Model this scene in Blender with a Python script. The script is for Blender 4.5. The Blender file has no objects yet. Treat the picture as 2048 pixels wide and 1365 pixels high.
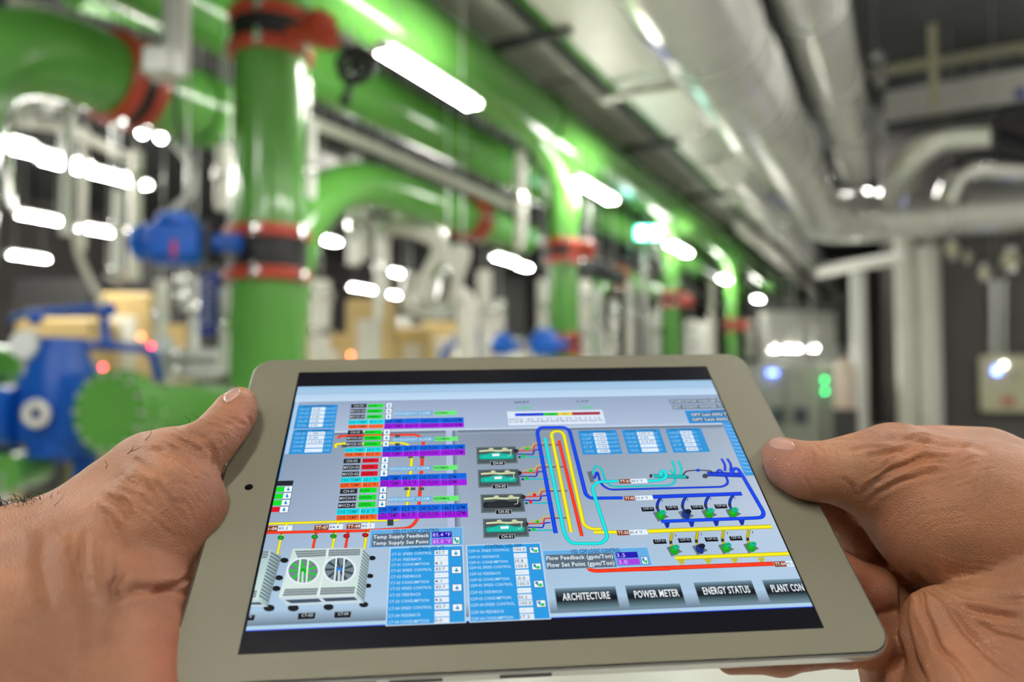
import bpy, math, random
import numpy as np
from mathutils import Vector, Matrix

# ---------------------------------------------------------------- camera, light level, exposure
SC = bpy.context.scene
COL = SC.collection
F = 1610.0                       # focal length in pixels of the 2048x1365 frame
YAW, PITCH = math.atan(806 / F), math.atan(77 / F)
CAMZ = 1.55
cam_d = bpy.data.cameras.new('camera')
cam_d.sensor_width = 36.0
cam_d.lens = F / 2048 * 36.0
cam_d.clip_start = 0.01
cam_d.clip_end = 200
cam_d.dof.use_dof = True
cam_d.dof.focus_distance = 0.312
cam_d.dof.aperture_fstop = 5.4
cam = bpy.data.objects.new('camera', cam_d)
COL.objects.link(cam)
CM = Matrix.Translation((0, 0, CAMZ)) @ Matrix.Rotation(YAW, 4, 'Z') @ Matrix.Rotation(math.pi / 2 + PITCH, 4, 'X')
cam.matrix_world = CM
SC.camera = cam
CR = np.array(CM.to_3x3())
CO = np.array([0, 0, CAMZ])

wd = bpy.data.worlds.new('world')
SC.world = wd
wd.use_nodes = True
wd.node_tree.nodes['Background'].inputs[0].default_value = (0.6, 0.65, 0.7, 1)
wd.node_tree.nodes['Background'].inputs[1].default_value = 0.3
SC.view_settings.view_transform = 'Standard'
SC.view_settings.look = 'None'
SC.view_settings.gamma = 1
SC.view_settings.use_curve_mapping = False
SC.view_settings.exposure = 0.8
SC.cycles.max_bounces = 6
SC.cycles.diffuse_bounces = 3
SC.cycles.glossy_bounces = 3
SC.cycles.transmission_bounces = 2
SC.cycles.sample_clamp_indirect = 6
SC.cycles.caustics_reflective = False
SC.cycles.caustics_refractive = False
LAMP = 62.0                      # radiance of the fluorescent tubes
random.seed(7)


def W(px, py, x=None, y=None, z=None, d=None):
    """the point of the room seen at a pixel, on the plane x / y / z = const or at camera depth d"""
    v = CR @ np.array([(px - 1024) / F, -(py - 682.5) / F, -1.0])
    if d is not None:
        t = d
    elif x is not None:
        t = (x - CO[0]) / v[0]
    elif y is not None:
        t = (y - CO[1]) / v[1]
    else:
        t = (z - CO[2]) / v[2]
    return CO + v * t


# ---------------------------------------------------------------- materials
def lin(c):
    return tuple(((v / 255) / 12.92 if v <= 10.3 else (((v / 255) + 0.055) / 1.055) ** 2.4) for v in c)


def mat(name, rgb, rough=0.5, metal=0.0, var=0.0, vscale=6.0, bump=0.0, bscale=40.0, emit=None, es=0.0, coat=0.0, spec=0.5):
    m = bpy.data.materials.new(name)
    m.use_nodes = True
    nt = m.node_tree
    b = nt.nodes['Principled BSDF']
    c = lin(rgb)
    b.inputs['Base Color'].default_value = (*c, 1)
    b.inputs['Roughness'].default_value = rough
    b.inputs['Metallic'].default_value = metal
    b.inputs['Coat Weight'].default_value = coat
    b.inputs['Specular IOR Level'].default_value = spec
    if emit:
        b.inputs['Emission Color'].default_value = (*lin(emit), 1)
        b.inputs['Emission Strength'].default_value = es
    tc = nt.nodes.new('ShaderNodeTexCoord')
    if var:
        n = nt.nodes.new('ShaderNodeTexNoise')
        n.inputs['Scale'].default_value = vscale
        n.inputs['Detail'].default_value = 4
        nt.links.new(tc.outputs['Object'], n.inputs['Vector'])
        mr = nt.nodes.new('ShaderNodeMapRange')
        mr.inputs['To Min'].default_value = 1 - var
        mr.inputs['To Max'].default_value = 1 + var
        nt.links.new(n.outputs['Fac'], mr.inputs['Value'])
        mx = nt.nodes.new('ShaderNodeMix')
        mx.data_type = 'RGBA'
        mx.blend_type = 'MULTIPLY'
        mx.inputs[0].default_value = 1
        mx.inputs[6].default_value = (*c, 1)
        nt.links.new(mr.outputs['Result'], mx.inputs[7])
        nt.links.new(mx.outputs[2], b.inputs['Base Color'])
    if bump:
        n = nt.nodes.new('ShaderNodeTexNoise')
        n.inputs['Scale'].default_value = bscale
        n.inputs['Detail'].default_value = 3
        nt.links.new(tc.outputs['Object'], n.inputs['Vector'])
        bp = nt.nodes.new('ShaderNodeBump')
        bp.inputs['Strength'].default_value = bump
        bp.inputs['Distance'].default_value = 0.02
        nt.links.new(n.outputs['Fac'], bp.inputs['Height'])
        nt.links.new(bp.outputs['Normal'], b.inputs['Normal'])
    return m


M = {
    'green': mat('green_paint', (94, 160, 70), 0.24, coat=0.4, var=0.08, vscale=2),
    'red': mat('red_paint', (188, 66, 44), 0.35, var=0.12, vscale=9),
    'rubber': mat('black_rubber', (26, 26, 28), 0.5),
    'blue': mat('blue_paint', (8, 98, 205), 0.3, var=0.1, vscale=5),
    'pumpblue': mat('pump_blue_paint', (12, 82, 178), 0.35, var=0.12, vscale=5),
    'steel': mat('galvanised_steel', (206, 208, 204), 0.32, metal=0.45, var=0.1, vscale=14),
    'chrome': mat('polished_steel', (235, 235, 232), 0.12, metal=1.0),
    'foil': mat('aluminium_foil_lagging', (232, 232, 226), 0.2, metal=0.55, var=0.08, vscale=4, bump=0.3, bscale=5),
    'white': mat('white_enamel', (236, 236, 230), 0.35, var=0.04),
    'lagging': mat('white_pipe_lagging', (226, 224, 214), 0.4, var=0.08, vscale=8),
    'tray': mat('grey_tray_sheet', (206, 206, 194), 0.45, metal=0.2, var=0.1, vscale=3),
    'darksteel': mat('dark_channel', (52, 54, 58), 0.5, metal=0.3),
    'beige': mat('beige_panel', (205, 178, 122), 0.5, var=0.08, vscale=3),
    'cabinet': mat('cabinet_grey', (168, 172, 158), 0.45, var=0.05, vscale=3),
    'cream': mat('cream_box', (206, 202, 170), 0.45),
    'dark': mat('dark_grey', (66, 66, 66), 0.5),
    'vent': mat('cabinet_vent_dark', (72, 84, 92), 0.6),
    'banner': mat('banner_blue', (52, 66, 165), 0.5),
    'bannerwhite': mat('banner_white', (215, 218, 230), 0.5),
    'sticker': mat('sticker_blue', (36, 52, 158), 0.45),
    'yellow': mat('yellow_paint', (215, 170, 30), 0.4),
    'redpipe': mat('sprinkler_red', (185, 40, 36), 0.4),
    'tube': mat('lit_tube', (255, 255, 250), 0.4, emit=(255, 252, 244), es=LAMP),
    'led_red': mat('led_red', (255, 60, 80), 0.4, emit=(255, 60, 92), es=10),
    'led_orange': mat('led_orange', (255, 140, 110), 0.4, emit=(255, 120, 84), es=9),
    'led_blue': mat('led_blue', (90, 120, 255), 0.4, emit=(96, 120, 255), es=13),
    'led_green': mat('led_green', (60, 210, 120), 0.4, emit=(40, 200, 110), es=12),
    'led_white': mat('led_white', (255, 255, 255), 0.4, emit=(235, 248, 240), es=12),
    'exit': mat('exit_sign_face', (40, 200, 170), 0.4, emit=(70, 235, 205), es=5),
    'exitwhite': mat('exit_sign_figure', (230, 255, 250), 0.4, emit=(225, 255, 250), es=9),
    'floor': mat('grey_epoxy_floor', (208, 208, 200), 0.3, var=0.06, vscale=1.2),
    'wall': mat('dark_block_wall', (98, 94, 93), 0.8, var=0.12, vscale=1.5),
    'ceiling': mat('dark_ceiling', (66, 68, 68), 0.85, var=0.12, vscale=1.0),
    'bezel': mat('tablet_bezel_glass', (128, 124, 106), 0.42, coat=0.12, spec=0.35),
    'alu': mat('brushed_aluminium', (205, 205, 200), 0.28, metal=0.9),
    'lens': mat('camera_lens', (10, 10, 12), 0.1),
    'hair': mat('dark_hair', (28, 20, 16), 0.6),
    'gaugeface': mat('gauge_face', (232, 236, 236), 0.35),
}


# ---------------------------------------------------------------- mesh helpers
class MB:
    """collects shapes in room coordinates; build() links them as ONE mesh object"""

    def __init__(s):
        s.v, s.f = [], []

    def add(s, v, f):
        o = len(s.v)
        s.v.extend([tuple(map(float, p)) for p in v])
        s.f.extend([tuple(i + o for i in q) for q in f])
        return s

    def box(s, c, size, rz=0.0, R=None):
        h = np.array(size) / 2
        pts = np.array([[x, y, z] for x in (-1, 1) for y in (-1, 1) for z in (-1, 1)]) * h
        if R is None:
            ca, sa = math.cos(rz), math.sin(rz)
            R = np.array([[ca, -sa, 0], [sa, ca, 0], [0, 0, 1]])
        pts = pts @ np.array(R).T + np.array(c)
        return s.add(pts, [(0, 1, 3, 2), (4, 6, 7, 5), (0, 4, 5, 1), (2, 3, 7, 6), (0, 2, 6, 4), (1, 5, 7, 3)])

    def bbox(s, c, size, b=0.01, rz=0.0):
        """box with chamfered vertical and horizontal edges"""
        x, y, z = np.array(size) / 2
        b = min(b, x * .9, y * .9, z * .9)
        v, f = [], []
        rings = [(z, b), (z - b, 0), (-z + b, 0), (-z, b)]
        for (zz, k) in rings:
            X, Y = x - k, y - k
            for (a, c_) in ((X - b, Y), (-X + b, Y), (-X, Y - b), (-X, -Y + b), (-X + b, -Y), (X - b, -Y), (X, -Y + b), (X, Y - b)):
                v.append((a, c_, zz))
        f.append(tuple(range(8)))
        for r in range(3):
            for i in range(8):
                j = (i + 1) % 8
                f.append((r * 8 + i, (r + 1) * 8 + i, (r + 1) * 8 + j, r * 8 + j))
        f.append(tuple(24 + i for i in reversed(range(8))))
        ca, sa = math.cos(rz), math.sin(rz)
        R = np.array([[ca, -sa, 0], [sa, ca, 0], [0, 0, 1]])
        return s.add(np.array(v) @ R.T + np.array(c), f)

    def lathe(s, p0, axis, prof, n=24, cap=True):
        """prof = [(distance along axis, radius), ...]"""
        a = np.array(axis, float)
        a /= np.linalg.norm(a)
        u = np.cross(a, (0, 0, 1) if abs(a[2]) < .9 else (1, 0, 0))
        u /= np.linalg.norm(u)
        w = np.cross(a, u)
        v, f = [], []
        for (t, r) in prof:
            for i in range(n):
                q = 2 * math.pi * i / n
                v.append(np.array(p0) + a * t + (u * math.cos(q) + w * math.sin(q)) * r)
        for k in range(len(prof) - 1):
            for i in range(n):
                j = (i + 1) % n
                f.append((k * n + i, k * n + j, (k + 1) * n + j, (k + 1) * n + i))
        if cap:
            f.append(tuple(reversed(range(n))))
            f.append(tuple((len(prof) - 1) * n + i for i in range(n)))
        return s.add(v, f)

    def cyl(s, p0, p1, r, n=16, r2=None):
        p0, p1 = np.array(p0, float), np.array(p1, float)
        L = np.linalg.norm(p1 - p0)
        return s.lathe(p0, p1 - p0, [(0, r), (L, r if r2 is None else r2)], n)

    def tube(s, pts, r, n=16, cap=True):
        pts = [np.array(p, float) for p in pts]
        v, f = [], []
        t0 = pts[1] - pts[0]
        t0 /= np.linalg.norm(t0)
        u = np.cross(t0, (0.1, 0.3, 1))
        u /= np.linalg.norm(u)
        N = len(pts)
        for k, p in enumerate(pts):
            t = (pts[min(k + 1, N - 1)] - pts[max(k - 1, 0)])
            t /= np.linalg.norm(t)
            u = u - t * np.dot(u, t)
            u /= np.linalg.norm(u)
            w = np.cross(t, u)
            rr = r[k] if isinstance(r, (list, tuple, np.ndarray)) else r
            for i in range(n):
                q = 2 * math.pi * i / n
                v.append(p + (u * math.cos(q) + w * math.sin(q)) * rr)
        for k in range(N - 1):
            for i in range(n):
                j = (i + 1) % n
                f.append((k * n + i, k * n + j, (k + 1) * n + j, (k + 1) * n + i))
        if cap:
            f.append(tuple(reversed(range(n))))
            f.append(tuple((N - 1) * n + i for i in range(n)))
        return s.add(v, f)

    def torus(s, c, axis, R, r, n=28, m=10):
        prof = [(r * math.sin(2 * math.pi * i / m), R + r * math.cos(2 * math.pi * i / m)) for i in range(m + 1)]
        return s.lathe(c, axis, prof, n, cap=False)

    def ball(s, c, r, n=14, m=8, sz=1.0):
        prof = [(-r * sz * math.cos(math.pi * i / m), max(r * math.sin(math.pi * i / m), 1e-5)) for i in range(m + 1)]
        return s.lathe(c, (0, 0, 1), prof, n, cap=False)

    def build(s, name, material, parent=None, smooth=True, flat_angle=35):
        me = bpy.data.meshes.new(name)
        off = np.array(parent.matrix_world.translation) if parent is not None and parent.type == 'EMPTY' else np.zeros(3)
        if parent is not None and 'off' in parent:
            off = np.array(parent['off'])
        me.from_pydata([tuple(np.array(p) - off) for p in s.v], [], s.f)
        me.materials.append(M[material] if isinstance(material, str) else material)
        o = bpy.data.objects.new(name, me)
        COL.objects.link(o)
        if parent is not None:
            o.parent = parent
            OFF[o.name] = off
        if smooth:
            me.polygons.foreach_set('use_smooth', [True] * len(me.polygons))
            me.set_sharp_from_angle(angle=math.radians(flat_angle))
        return o


OFF = {}


def bend(pts, R=0.3, n=7):
    """rounds the corners of a polyline"""
    pts = [np.array(p, float) for p in pts]
    out = [pts[0]]
    for a, b, c in zip(pts[:-2], pts[1:-1], pts[2:]):
        d1, d2 = a - b, c - b
        l1, l2 = np.linalg.norm(d1), np.linalg.norm(d2)
        k = min(R, l1 * .49, l2 * .49)
        p, q = b + d1 / l1 * k, b + d2 / l2 * k
        for i in range(n + 1):
            t = i / n
            out.append(p * (1 - t) ** 2 + b * 2 * t * (1 - t) + q * t * t)
    out.append(pts[-1])
    return out


def tag(o, label, cat, group=None, kind=None):
    o['label'] = label
    o['category'] = cat
    if group:
        o['group'] = group
    if kind:
        o['kind'] = kind
    return o


def thing(name, label, cat, loc, group=None):
    o = bpy.data.objects.new(name, None)
    o.empty_display_size = 0.1
    COL.objects.link(o)
    o.location = tuple(float(q) for q in loc)
    o.matrix_world = Matrix.Translation(o.location)
    return tag(o, label, cat, group)


def sub(mb, name, material, parent, label=None, **kw):
    """a part under a mesh part (which shares its thing's origin)"""
    off = OFF.get(parent.name, np.zeros(3))
    mb.v = [tuple(np.array(p) - off) for p in mb.v]
    o = mb.build(name, material, None, **kw)
    o.parent = parent
    if label:
        o['label'] = label
    return o


def struct(o):
    o['kind'] = 'structure'
    return o

# ---------------------------------------------------------------- the setting
X0, X1, Y0, Y1, ZC = -19.0, 4.2, -4.0, 30.0, 5.9
struct(MB().box(((X0 + X1) / 2, (Y0 + Y1) / 2, -0.05), (X1 - X0, Y1 - Y0, 0.1)).build('floor', 'floor', smooth=False))
struct(MB().box(((X0 + X1) / 2, (Y0 + Y1) / 2, ZC + 0.05), (X1 - X0, Y1 - Y0, 0.1)).build('ceiling', 'ceiling', smooth=False))
struct(MB().box((X0 - 0.1, (Y0 + Y1) / 2, ZC / 2), (0.2, Y1 - Y0, ZC)).build('wall_left', 'wall', smooth=False))
struct(MB().box((X1 + 0.1, (Y0 + Y1) / 2, ZC / 2), (0.2, Y1 - Y0, ZC)).build('wall_right', 'wall', smooth=False))
struct(MB().box(((X0 + X1) / 2, Y1 + 0.1, ZC / 2), (X1 - X0, 0.2, ZC)).build('wall_back', 'wall', smooth=False))
struct(MB().box(((X0 + X1) / 2, Y0 - 0.1, ZC / 2), (X1 - X0, 0.2, ZC)).build('wall_front', 'wall', smooth=False))
# the dark wall that closes the bay on the right, facing the viewer
YW = 15.6
struct(MB().box(((X1 - 0.9) / 2 + 0.2, YW + 0.12, ZC / 2), (X1 + 0.5, 0.24, ZC)).build('wall_bay', 'wall', smooth=False))

# ---------------------------------------------------------------- tube lights
LZ = 3.66


def make_light(c, label, group='tube lights under the services', L=1.22, rods=True, rz=0.0, wide=0.16):
    t = thing('tube_light', label, 'light', c, group)
    x, y, z = c
    MB().bbox((x, y, z + 0.045), (wide * .42, L, 0.05), 0.012).build('housing', 'white', t)
    for s in (-1, 1):
        MB().cyl((x + s * wide * .26, y - L / 2 + .03, z), (x + s * wide * .26, y + L / 2 - .03, z), 0.019, 10).build('lamp_tube', 'tube', t)
        MB().box((x, y + s * (L / 2 - .012), z + .004), (wide * .9, 0.02, 0.045)).build('end_cap', 'white', t)
    if rods:
        for s in (-1, 1):
            zt = 4.03 if abs(x + 3.5) < .36 else ZC
            MB().cyl((x, y + s * L * .35, z + .07), (x, y + s * L * .35, zt), 0.005, 6).build('hanger', 'steel', t)
    return t


row = [(863, 160, 'glowing tube light below the green overhead main, largest and nearest of the row'),
       (1188, 381, 'glowing tube light beside the second green elbow, second of the row under the main'),
       (1356, 498, 'glowing tube light just below the illuminated exit sign, third of the row under the main'),
       (1452, 561, 'glowing tube light above the fourth green riser, fourth of the row under the main'),
       (1517, 600, 'glowing tube light farthest along the row under the main')]
for px, py, lb in row:
    make_light(W(px, py, z=LZ), lb)
left = [(62, 306, 'bright tube light at the left edge, left half of the long pair'),
        (196, 348, 'bright tube light forming the right half of the long pair at the left'),
        (80, 437, 'short glowing tube light at the left below the long pair'),
        (197, 462, 'short glowing tube light left of the blue valve actuator'),
        (57, 515, 'lowest glowing tube light at the left edge'),
        (655, 482, 'small glowing tube light just right of the big green riser'),
        (838, 455, 'glowing tube light under the second green header elbow'),
        (785, 545, 'glowing tube light left of the lagged S-bend'),
        (731, 579, 'small glowing tube light left of the two below the S-bend'),
        (785, 590, 'small glowing tube light right under the one beside the S-bend'),
        (837, 650, 'small glowing tube light above the beige chillers'),
        (1010, 520, 'glowing tube light left of the second green riser'),
        (1046, 534, 'small glowing tube light touching the one left of the second riser'),
        (1022, 613, 'small glowing tube light low between the lagged pipes and the second riser')]
LL = {80: .62, 197: .66, 57: .7, 655: .5, 1010: .9, 1046: .5}
for px, py, lb in left:
    make_light(W(px, py, z=LZ), lb, 'tube lights over the left bays', wide=0.14, L=LL.get(px, 1.22))
make_light(W(1692, 335, z=5.3), 'glowing tube light seen in the gap between the two silver ducts', 'tube lights above the ducts')
for i, (x, y) in enumerate([(-3.06, 0.4), (-0.2, -1.2), (1.9, 2.4), (1.9, 5.6), (3.3, 9.6), (3.7, 12.2), (-7.5, 1.5), (-7.5, 4.0), (2.6, -1.8), (-2.6, -2.6), (0.75, 3.0), (0.75, 6.2), (-12.5, 3.0), (-14.5, 7.5)]):  # unseen lights added out of frame to brighten hands, ducts and bays
    make_light((x, y, 5.0 if x == .75 else 3.75 if i else LZ), 'unseen tube light added out of frame to brighten the room', 'added tube lights out of frame', L=1.5, wide=0.2)

# three glowing balls standing in for glints on the pipework at the left
for i, (px, py, w) in enumerate([(252, 245, 'left'), (285, 262, 'middle'), (322, 272, 'right')]):
    c = W(px, py, d=6.6)
    t = thing('pipe_glint', 'small glowing ball standing in for a pipe glint below the red elbow coupling, %s of three' % w, 'light', c, 'added glint balls below the first elbow')
    MB().lathe(c + (0, 0, .03), (0, 0, -1), [(0, .028), (.03, .05), (.035, .05)], 14).build('glint_mount', 'steel', t)
    MB().ball(c - (0, 0, .012), .034).build('glint_ball', 'tube', t)

# ---------------------------------------------------------------- green pipework
XM = -3.5


def coupling(p, axis, R, t, gap=0.2, bolts=True, body=True, tall=0.062):
    """grooved coupling pair: two red clamp rings round a black body"""
    a = np.array(axis, float) / np.linalg.norm(axis)
    p = np.array(p, float)
    rings = []
    for s in (-1, 1):
        c = p + a * s * gap / 2
        m = MB().lathe(c - a * tall / 2, a, [(0, R), (0, R * 1.13), (tall * .15, R * 1.2), (tall * .85, R * 1.2), (tall, R * 1.13), (tall, R)], 32, cap=False)
        r_ = m.build('clamp_ring', 'red', t)
        if bolts:
            side = np.cross(a, (0, 0, 1)) if abs(a[2]) < .9 else np.array([1., 0, 0])
            side /= np.linalg.norm(side)
            fr = np.array([0.45, -0.89, 0]) if abs(a[2]) > .9 else np.array([0.2, -0.5, -.8])
            for q in (side, -side, fr):
                q = q - a * np.dot(q, a)
                q /= np.linalg.norm(q)
                mm = MB().bbox(c + q * R * 1.24, (.05, .05, .05), .01)
                mm.cyl(c + q * R * 1.28 - a * .05, c + q * R * 1.28 + a * .05, .014, 8)
                o = mm.build('bolt_lug', 'chrome' if q is not fr else 'red', t)
    if body:
        MB().lathe(p - a * gap * .4, a, [(0, R * 1.01), (0, R * 1.1), (gap * .8, R * 1.1), (gap * .8, R * 1.01)], 32, cap=False).build('valve_body', 'rubber', t)


def pipe_thing(name, label, pts, r, material='green', R=0.5, n=28, cat='pipe', group=None, part='pipe_run'):
    t = thing(name, label, cat, pts[0], group)
    MB().tube(bend(pts, R, 10), r, n).build(part, material, t)
    return t


# overhead mains
tA = pipe_thing('overhead_pipe', 'largest green overhead main running to the vanishing point above the tube lights', [(XM, 1.2, 4.30), (XM, 27.5, 4.30)], 0.30)
for y in (3.0, 7.6, 12.2, 16.8, 21.4):
    MB().lathe((XM, y, 4.30), (0, 1, 0), [(0, .30), (0, .325), (.07, .325), (.07, .30)], 32, cap=False).build('pipe_band', 'green', tA)
pipe_thing('overhead_pipe', 'green overhead main left of and behind the largest one, over a dark gap', [(-4.5, 1.2, 4.2), (-4.5, 27.5, 4.2)], 0.26)
pipe_thing('overhead_pipe', 'thin green pipe high between the two grey cable trays', [(-3.3, 1.0, 5.2), (-3.3, 27.5, 5.2)], 0.16)
pipe_thing('overhead_pipe', 'big green pipe crossing behind the white hanger at the top left', [W(150, -60, d=7.2), W(640, 90, d=9.5)], 0.34)

# risers
ris = []
specs = [(532, 0.215, (38, 104), (470, 553), 'thick green vertical riser nearest the viewer, with two red couplings'),
         (1128, 0.170, (489, 522), (676, 702), 'second green vertical riser, dropping from an elbow left of the second tube light'),
         (1345, 0.150, (590, 611), None, 'third green vertical riser under the third tube light'),
         (1466, 0.140, (643, 660), None, 'fourth and thinnest green vertical riser, nearest the far cabinets')]
for k, (px, r, up, lo, lb) in enumerate(specs):
    b = W(px, 760, x=XM)
    y = b[1]
    t = thing('green_riser', lb, 'pipe', (XM, y, 0), 'green risers along the aisle')
    if k == 0:
        MB().tube([(XM, y, 0.02), (XM, y, 1.8), (XM, y, 4.2)], r, 40).build('pipe_run', 'green', t)
    else:
        MB().tube(bend([(XM, y, 0.02), (XM, y, 3.98), (XM - .02, y - 1.25, 4.25)], .8, 12), r, 32).build('pipe_run', 'green', t)
    MB().lathe((XM, y, 0), (0, 0, 1), [(0, r * 1.6), (.03, r * 1.6), (.03, r)], 24).build('floor_flange', 'green', t)
    for pr in (up, lo):
        if pr is None:
            continue
        z1, z2 = W(px, pr[0], x=XM)[2], W(px, pr[1], x=XM)[2]
        if k == 0:
            coupling((XM, y, (z1 + z2) / 2), (0, 0, 1), r, t, gap=abs(z1 - z2), tall=0.075)
        else:
            coupling((XM, y, (z1 + z2) / 2), (0, 0, 1), r, t, gap=abs(z1 - z2), tall=0.08)
    ris.append((t, y, r))

# red gearbox and black handwheel on the first riser
t = ris[0][0]
y0 = ris[0][1]


def nearw(px, py, d):
    return W(px, py, d=d)


c = nearw(640, 58, 4.55)
g = MB().bbox(c, (.15, .17, .19), .03).bbox(c + np.array([.06, 0, -.06]), (.13, .13, .12), .03)
g.cyl(c - (.2, 0, 0), c, .06, 14)
gb = g.build('gearbox', 'red', t)
sub(MB().cyl(c + np.array([.04, .0, .0]), nearw(712, 90, 4.5), .022, 10), 'shaft', 'steel', gb)
hw = nearw(712, 130, 4.45)
ax = np.array([0.30, -0.93, 0.10])
ax /= np.linalg.norm(ax)
m = MB().torus(hw, ax, .09, .028)
u = np.cross(ax, (0, 0, 1)); u /= np.linalg.norm(u); w_ = np.cross(ax, u)
for i in range(5):
    q = 2 * math.pi * i / 5 + .3
    m.cyl(hw, hw + (u * math.cos(q) + w_ * math.sin(q)) * .088, .021, 8)
m.ball(hw, .042)
m.cyl(nearw(700, 168, 4.45), nearw(690, 205, 4.45), .022, 10)
m.ball(nearw(690, 203, 4.45), .032)
m.build('handwheel', 'rubber', t)
# yellow tag behind the gearbox
MB().bbox(nearw(666, 50, 4.7), (.05, .03, .08), .008).build('tag_plate', 'yellow', t)

# levers on the farther risers
for k, (px, py, d_, s) in {1: (1175, 500, 8.6, 1.0), 2: (1378, 603, 12.7, .9), 3: (1490, 652, 17, .9)}.items():
    c = nearw(px, py, d_)
    m = MB().bbox(c, (.16 * s, .16 * s, .2 * s), .03)
    m.cyl(c - (.18, 0, 0), c, .05, 10)
    m.build('gearbox', 'red', ris[k][0])

# blue actuator on the first riser's lower valve
t = thing('valve_actuator', 'large blue motor actuator on the lower valve of the nearest green riser', 'valve actuator', nearw(370, 560, 4.6))
c = nearw(352, 486, 4.55)
rt = CR[:, 0]
rt = np.array([rt[0], rt[1], 0]); rt /= np.linalg.norm(rt)
ang = math.atan2(rt[1], rt[0])
body = MB().bbox(c, (.34, .22, .25), .05, rz=ang)
body.lathe(c - rt * .2, -rt, [(-.06, .11), (.0, .105), (.03, .085)], 20)
body.lathe(c + np.array([0, 0, .1]), (0, 0, 1), [(0, .11), (.05, .11), (.07, .08)], 20)
bo = body.build('motor_housing', 'blue', t)
sub(MB().lathe(c - rt * .13 + CR[:, 2] * .1, CR[:, 2], [(0, .05), (.025, .05), (.03, .04)], 18), 'cover_disc', 'pumpblue', bo)
MB().cyl(c + rt * .16, c + rt * .36, .055, 16).build('stem', 'pumpblue', t)
MB().bbox(c + rt * .2, (.03, .2, .24), .008, rz=ang).build('mount_plate', 'darksteel', t)
MB().bbox(c + CR[:, 2] * .112 + CR[:, 0] * .035 - CR[:, 1] * .045, (.028, .02, .095), .006, rz=ang).build('warning_sticker', mat('pink_sticker', (205, 55, 110), .5), t)
MB().tube(bend([c + np.array([0, 0, .1]) - rt * .02, c + np.array([0, 0, .2]) - rt * .02, nearw(385, 390, 4.6), nearw(385, 330, 4.7), nearw(345, 285, 4.8)], .06), .02, 10).build('cable_gland', 'steel', t)

# blue actuators by the second riser
for i, (px, py, s, lb) in enumerate([(1088, 690, 1.0, 'blue motor actuator just left of the second green riser'),
                                     (1005, 692, .8, 'smaller blue motor actuator left of the one at the second riser')]):
    c = nearw(px, py, 8.5)
    t = thing('valve_actuator', lb, 'valve actuator', c, 'far blue actuators')
    m = MB().bbox(c, (.33 * s, .26, .24 * s), .06, rz=ang)
    m.lathe(c, (0, 0, 1), [(0, .13 * s), (.14 * s, .12 * s), (.17 * s, .07 * s)], 16)
    m.build('motor_housing', 'blue', t)
    MB().cyl(c, c + rt * .26 * s, .05, 12).build('stem', 'pumpblue', t)

# header elbows: rise, bend towards the vanishing point, red coupling, run on
hd = [((250, 163), 0.245, 5.07, 1.05, 1.15, 'green header elbow at the top left with a tilted red coupling'),
      ((940, 438), 0.205, 9.0, 3.0, 1.4, 'green header elbow behind the second riser with a dark red coupling'),
      ((1232, 556), 0.175, 13.8, 1.4, 2.6, 'small green header elbow with red coupling right of the second riser')]
XH = -4.45
for k, ((px, py), r, d_, back, fwd, lb) in enumerate(hd):
    c = W(px, py, x=XH)
    y, z = c[1], c[2]
    t = thing('header_pipe', lb, 'pipe', (XH, y - back, 0), 'green header elbows')
    MB().tube(bend([(XH, y - back, 0.3), (XH, y - back, z), (XH, y + fwd, z)], .75 if k == 0 else 1.5, 14), r, 32).build('pipe_run', 'green', t)
    coupling((XH, y, z), (0, 1, 0), r, t, gap=.17, tall=.085)
    if k == 0:
        MB().lathe((XH, y + .55, z), (0, 1, 0), [(0, r), (0, r * 1.1), (.05, r * 1.1), (.05, r)], 28, cap=False).build('pipe_band', 'green', t)

# ---------------------------------------------------------------- grey cable trays with dark channels
for (xa, xb, z, lb) in [(-3.86, -3.22, 4.88, 'grey cable tray directly right of the largest green main'),
                        (-2.75, -2.10, 4.66, 'grey cable tray between the green mains and the large silver duct')]:
    t = thing('cable_tray', lb, 'cable tray', ((xa + xb) / 2, 1, z), 'grey overhead trays')
    for i in range(8):
        y = 2.0 + i * 3.1
        MB().box(((xa + xb) / 2, y + 1.5, z), (xb - xa, 2.96, .03)).build('tray_sheet', 'tray', t, smooth=False)
    for x in (xa, xb):
        MB().box((x, 14, z + .05), (.03, 25, .12)).build('tray_rail', 'steel', t, smooth=False)
for i, (px, py) in enumerate([(1040, 82), (1290, 292), (1405, 392), (1478, 455), (1530, 498)]):
    c = W(px, py, z=4.62)
    t = thing('support_channel', ['dark cross channel under the grey trays, nearest and topmost', 'dark cross channel under the grey trays, second from the top',
                                  'dark cross channel under the grey trays, third from the top', 'dark cross channel under the grey trays, fourth from the top',
                                  'dark cross channel under the grey trays, farthest'][i], 'bracket', c, 'dark tray channels')
    MB().box((-3.15, c[1], 4.62), (1.0, .07, .07)).build('channel', 'darksteel', t, smooth=False)
    MB().cyl((-2.62, c[1], 4.6), (-2.62, c[1], ZC), .008, 6).cyl((-3.68, c[1], 4.6), (-3.68, c[1], ZC), .008, 6).build('threaded_rod', 'steel', t)
# pale gusset frames between tray and duct
for i, (px, py) in enumerate([(1225, 195), (1420, 405)]):
    c = W(px, py, z=4.5)
    t = thing('tray_frame', ['pale steel frame under the trays left of the large silver duct, nearer', 'pale steel frame under the trays left of the large silver duct, farther'][i], 'bracket', c, 'pale tray frames')
    MB().box((-2.05, c[1], 4.5), (1.7, .1, .05)).build('beam', 'tray', t, smooth=False)
    MB().box((-1.75, c[1] - .35, 4.52), (.1, .9, .05), rz=.5).build('brace', 'tray', t, smooth=False)

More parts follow.
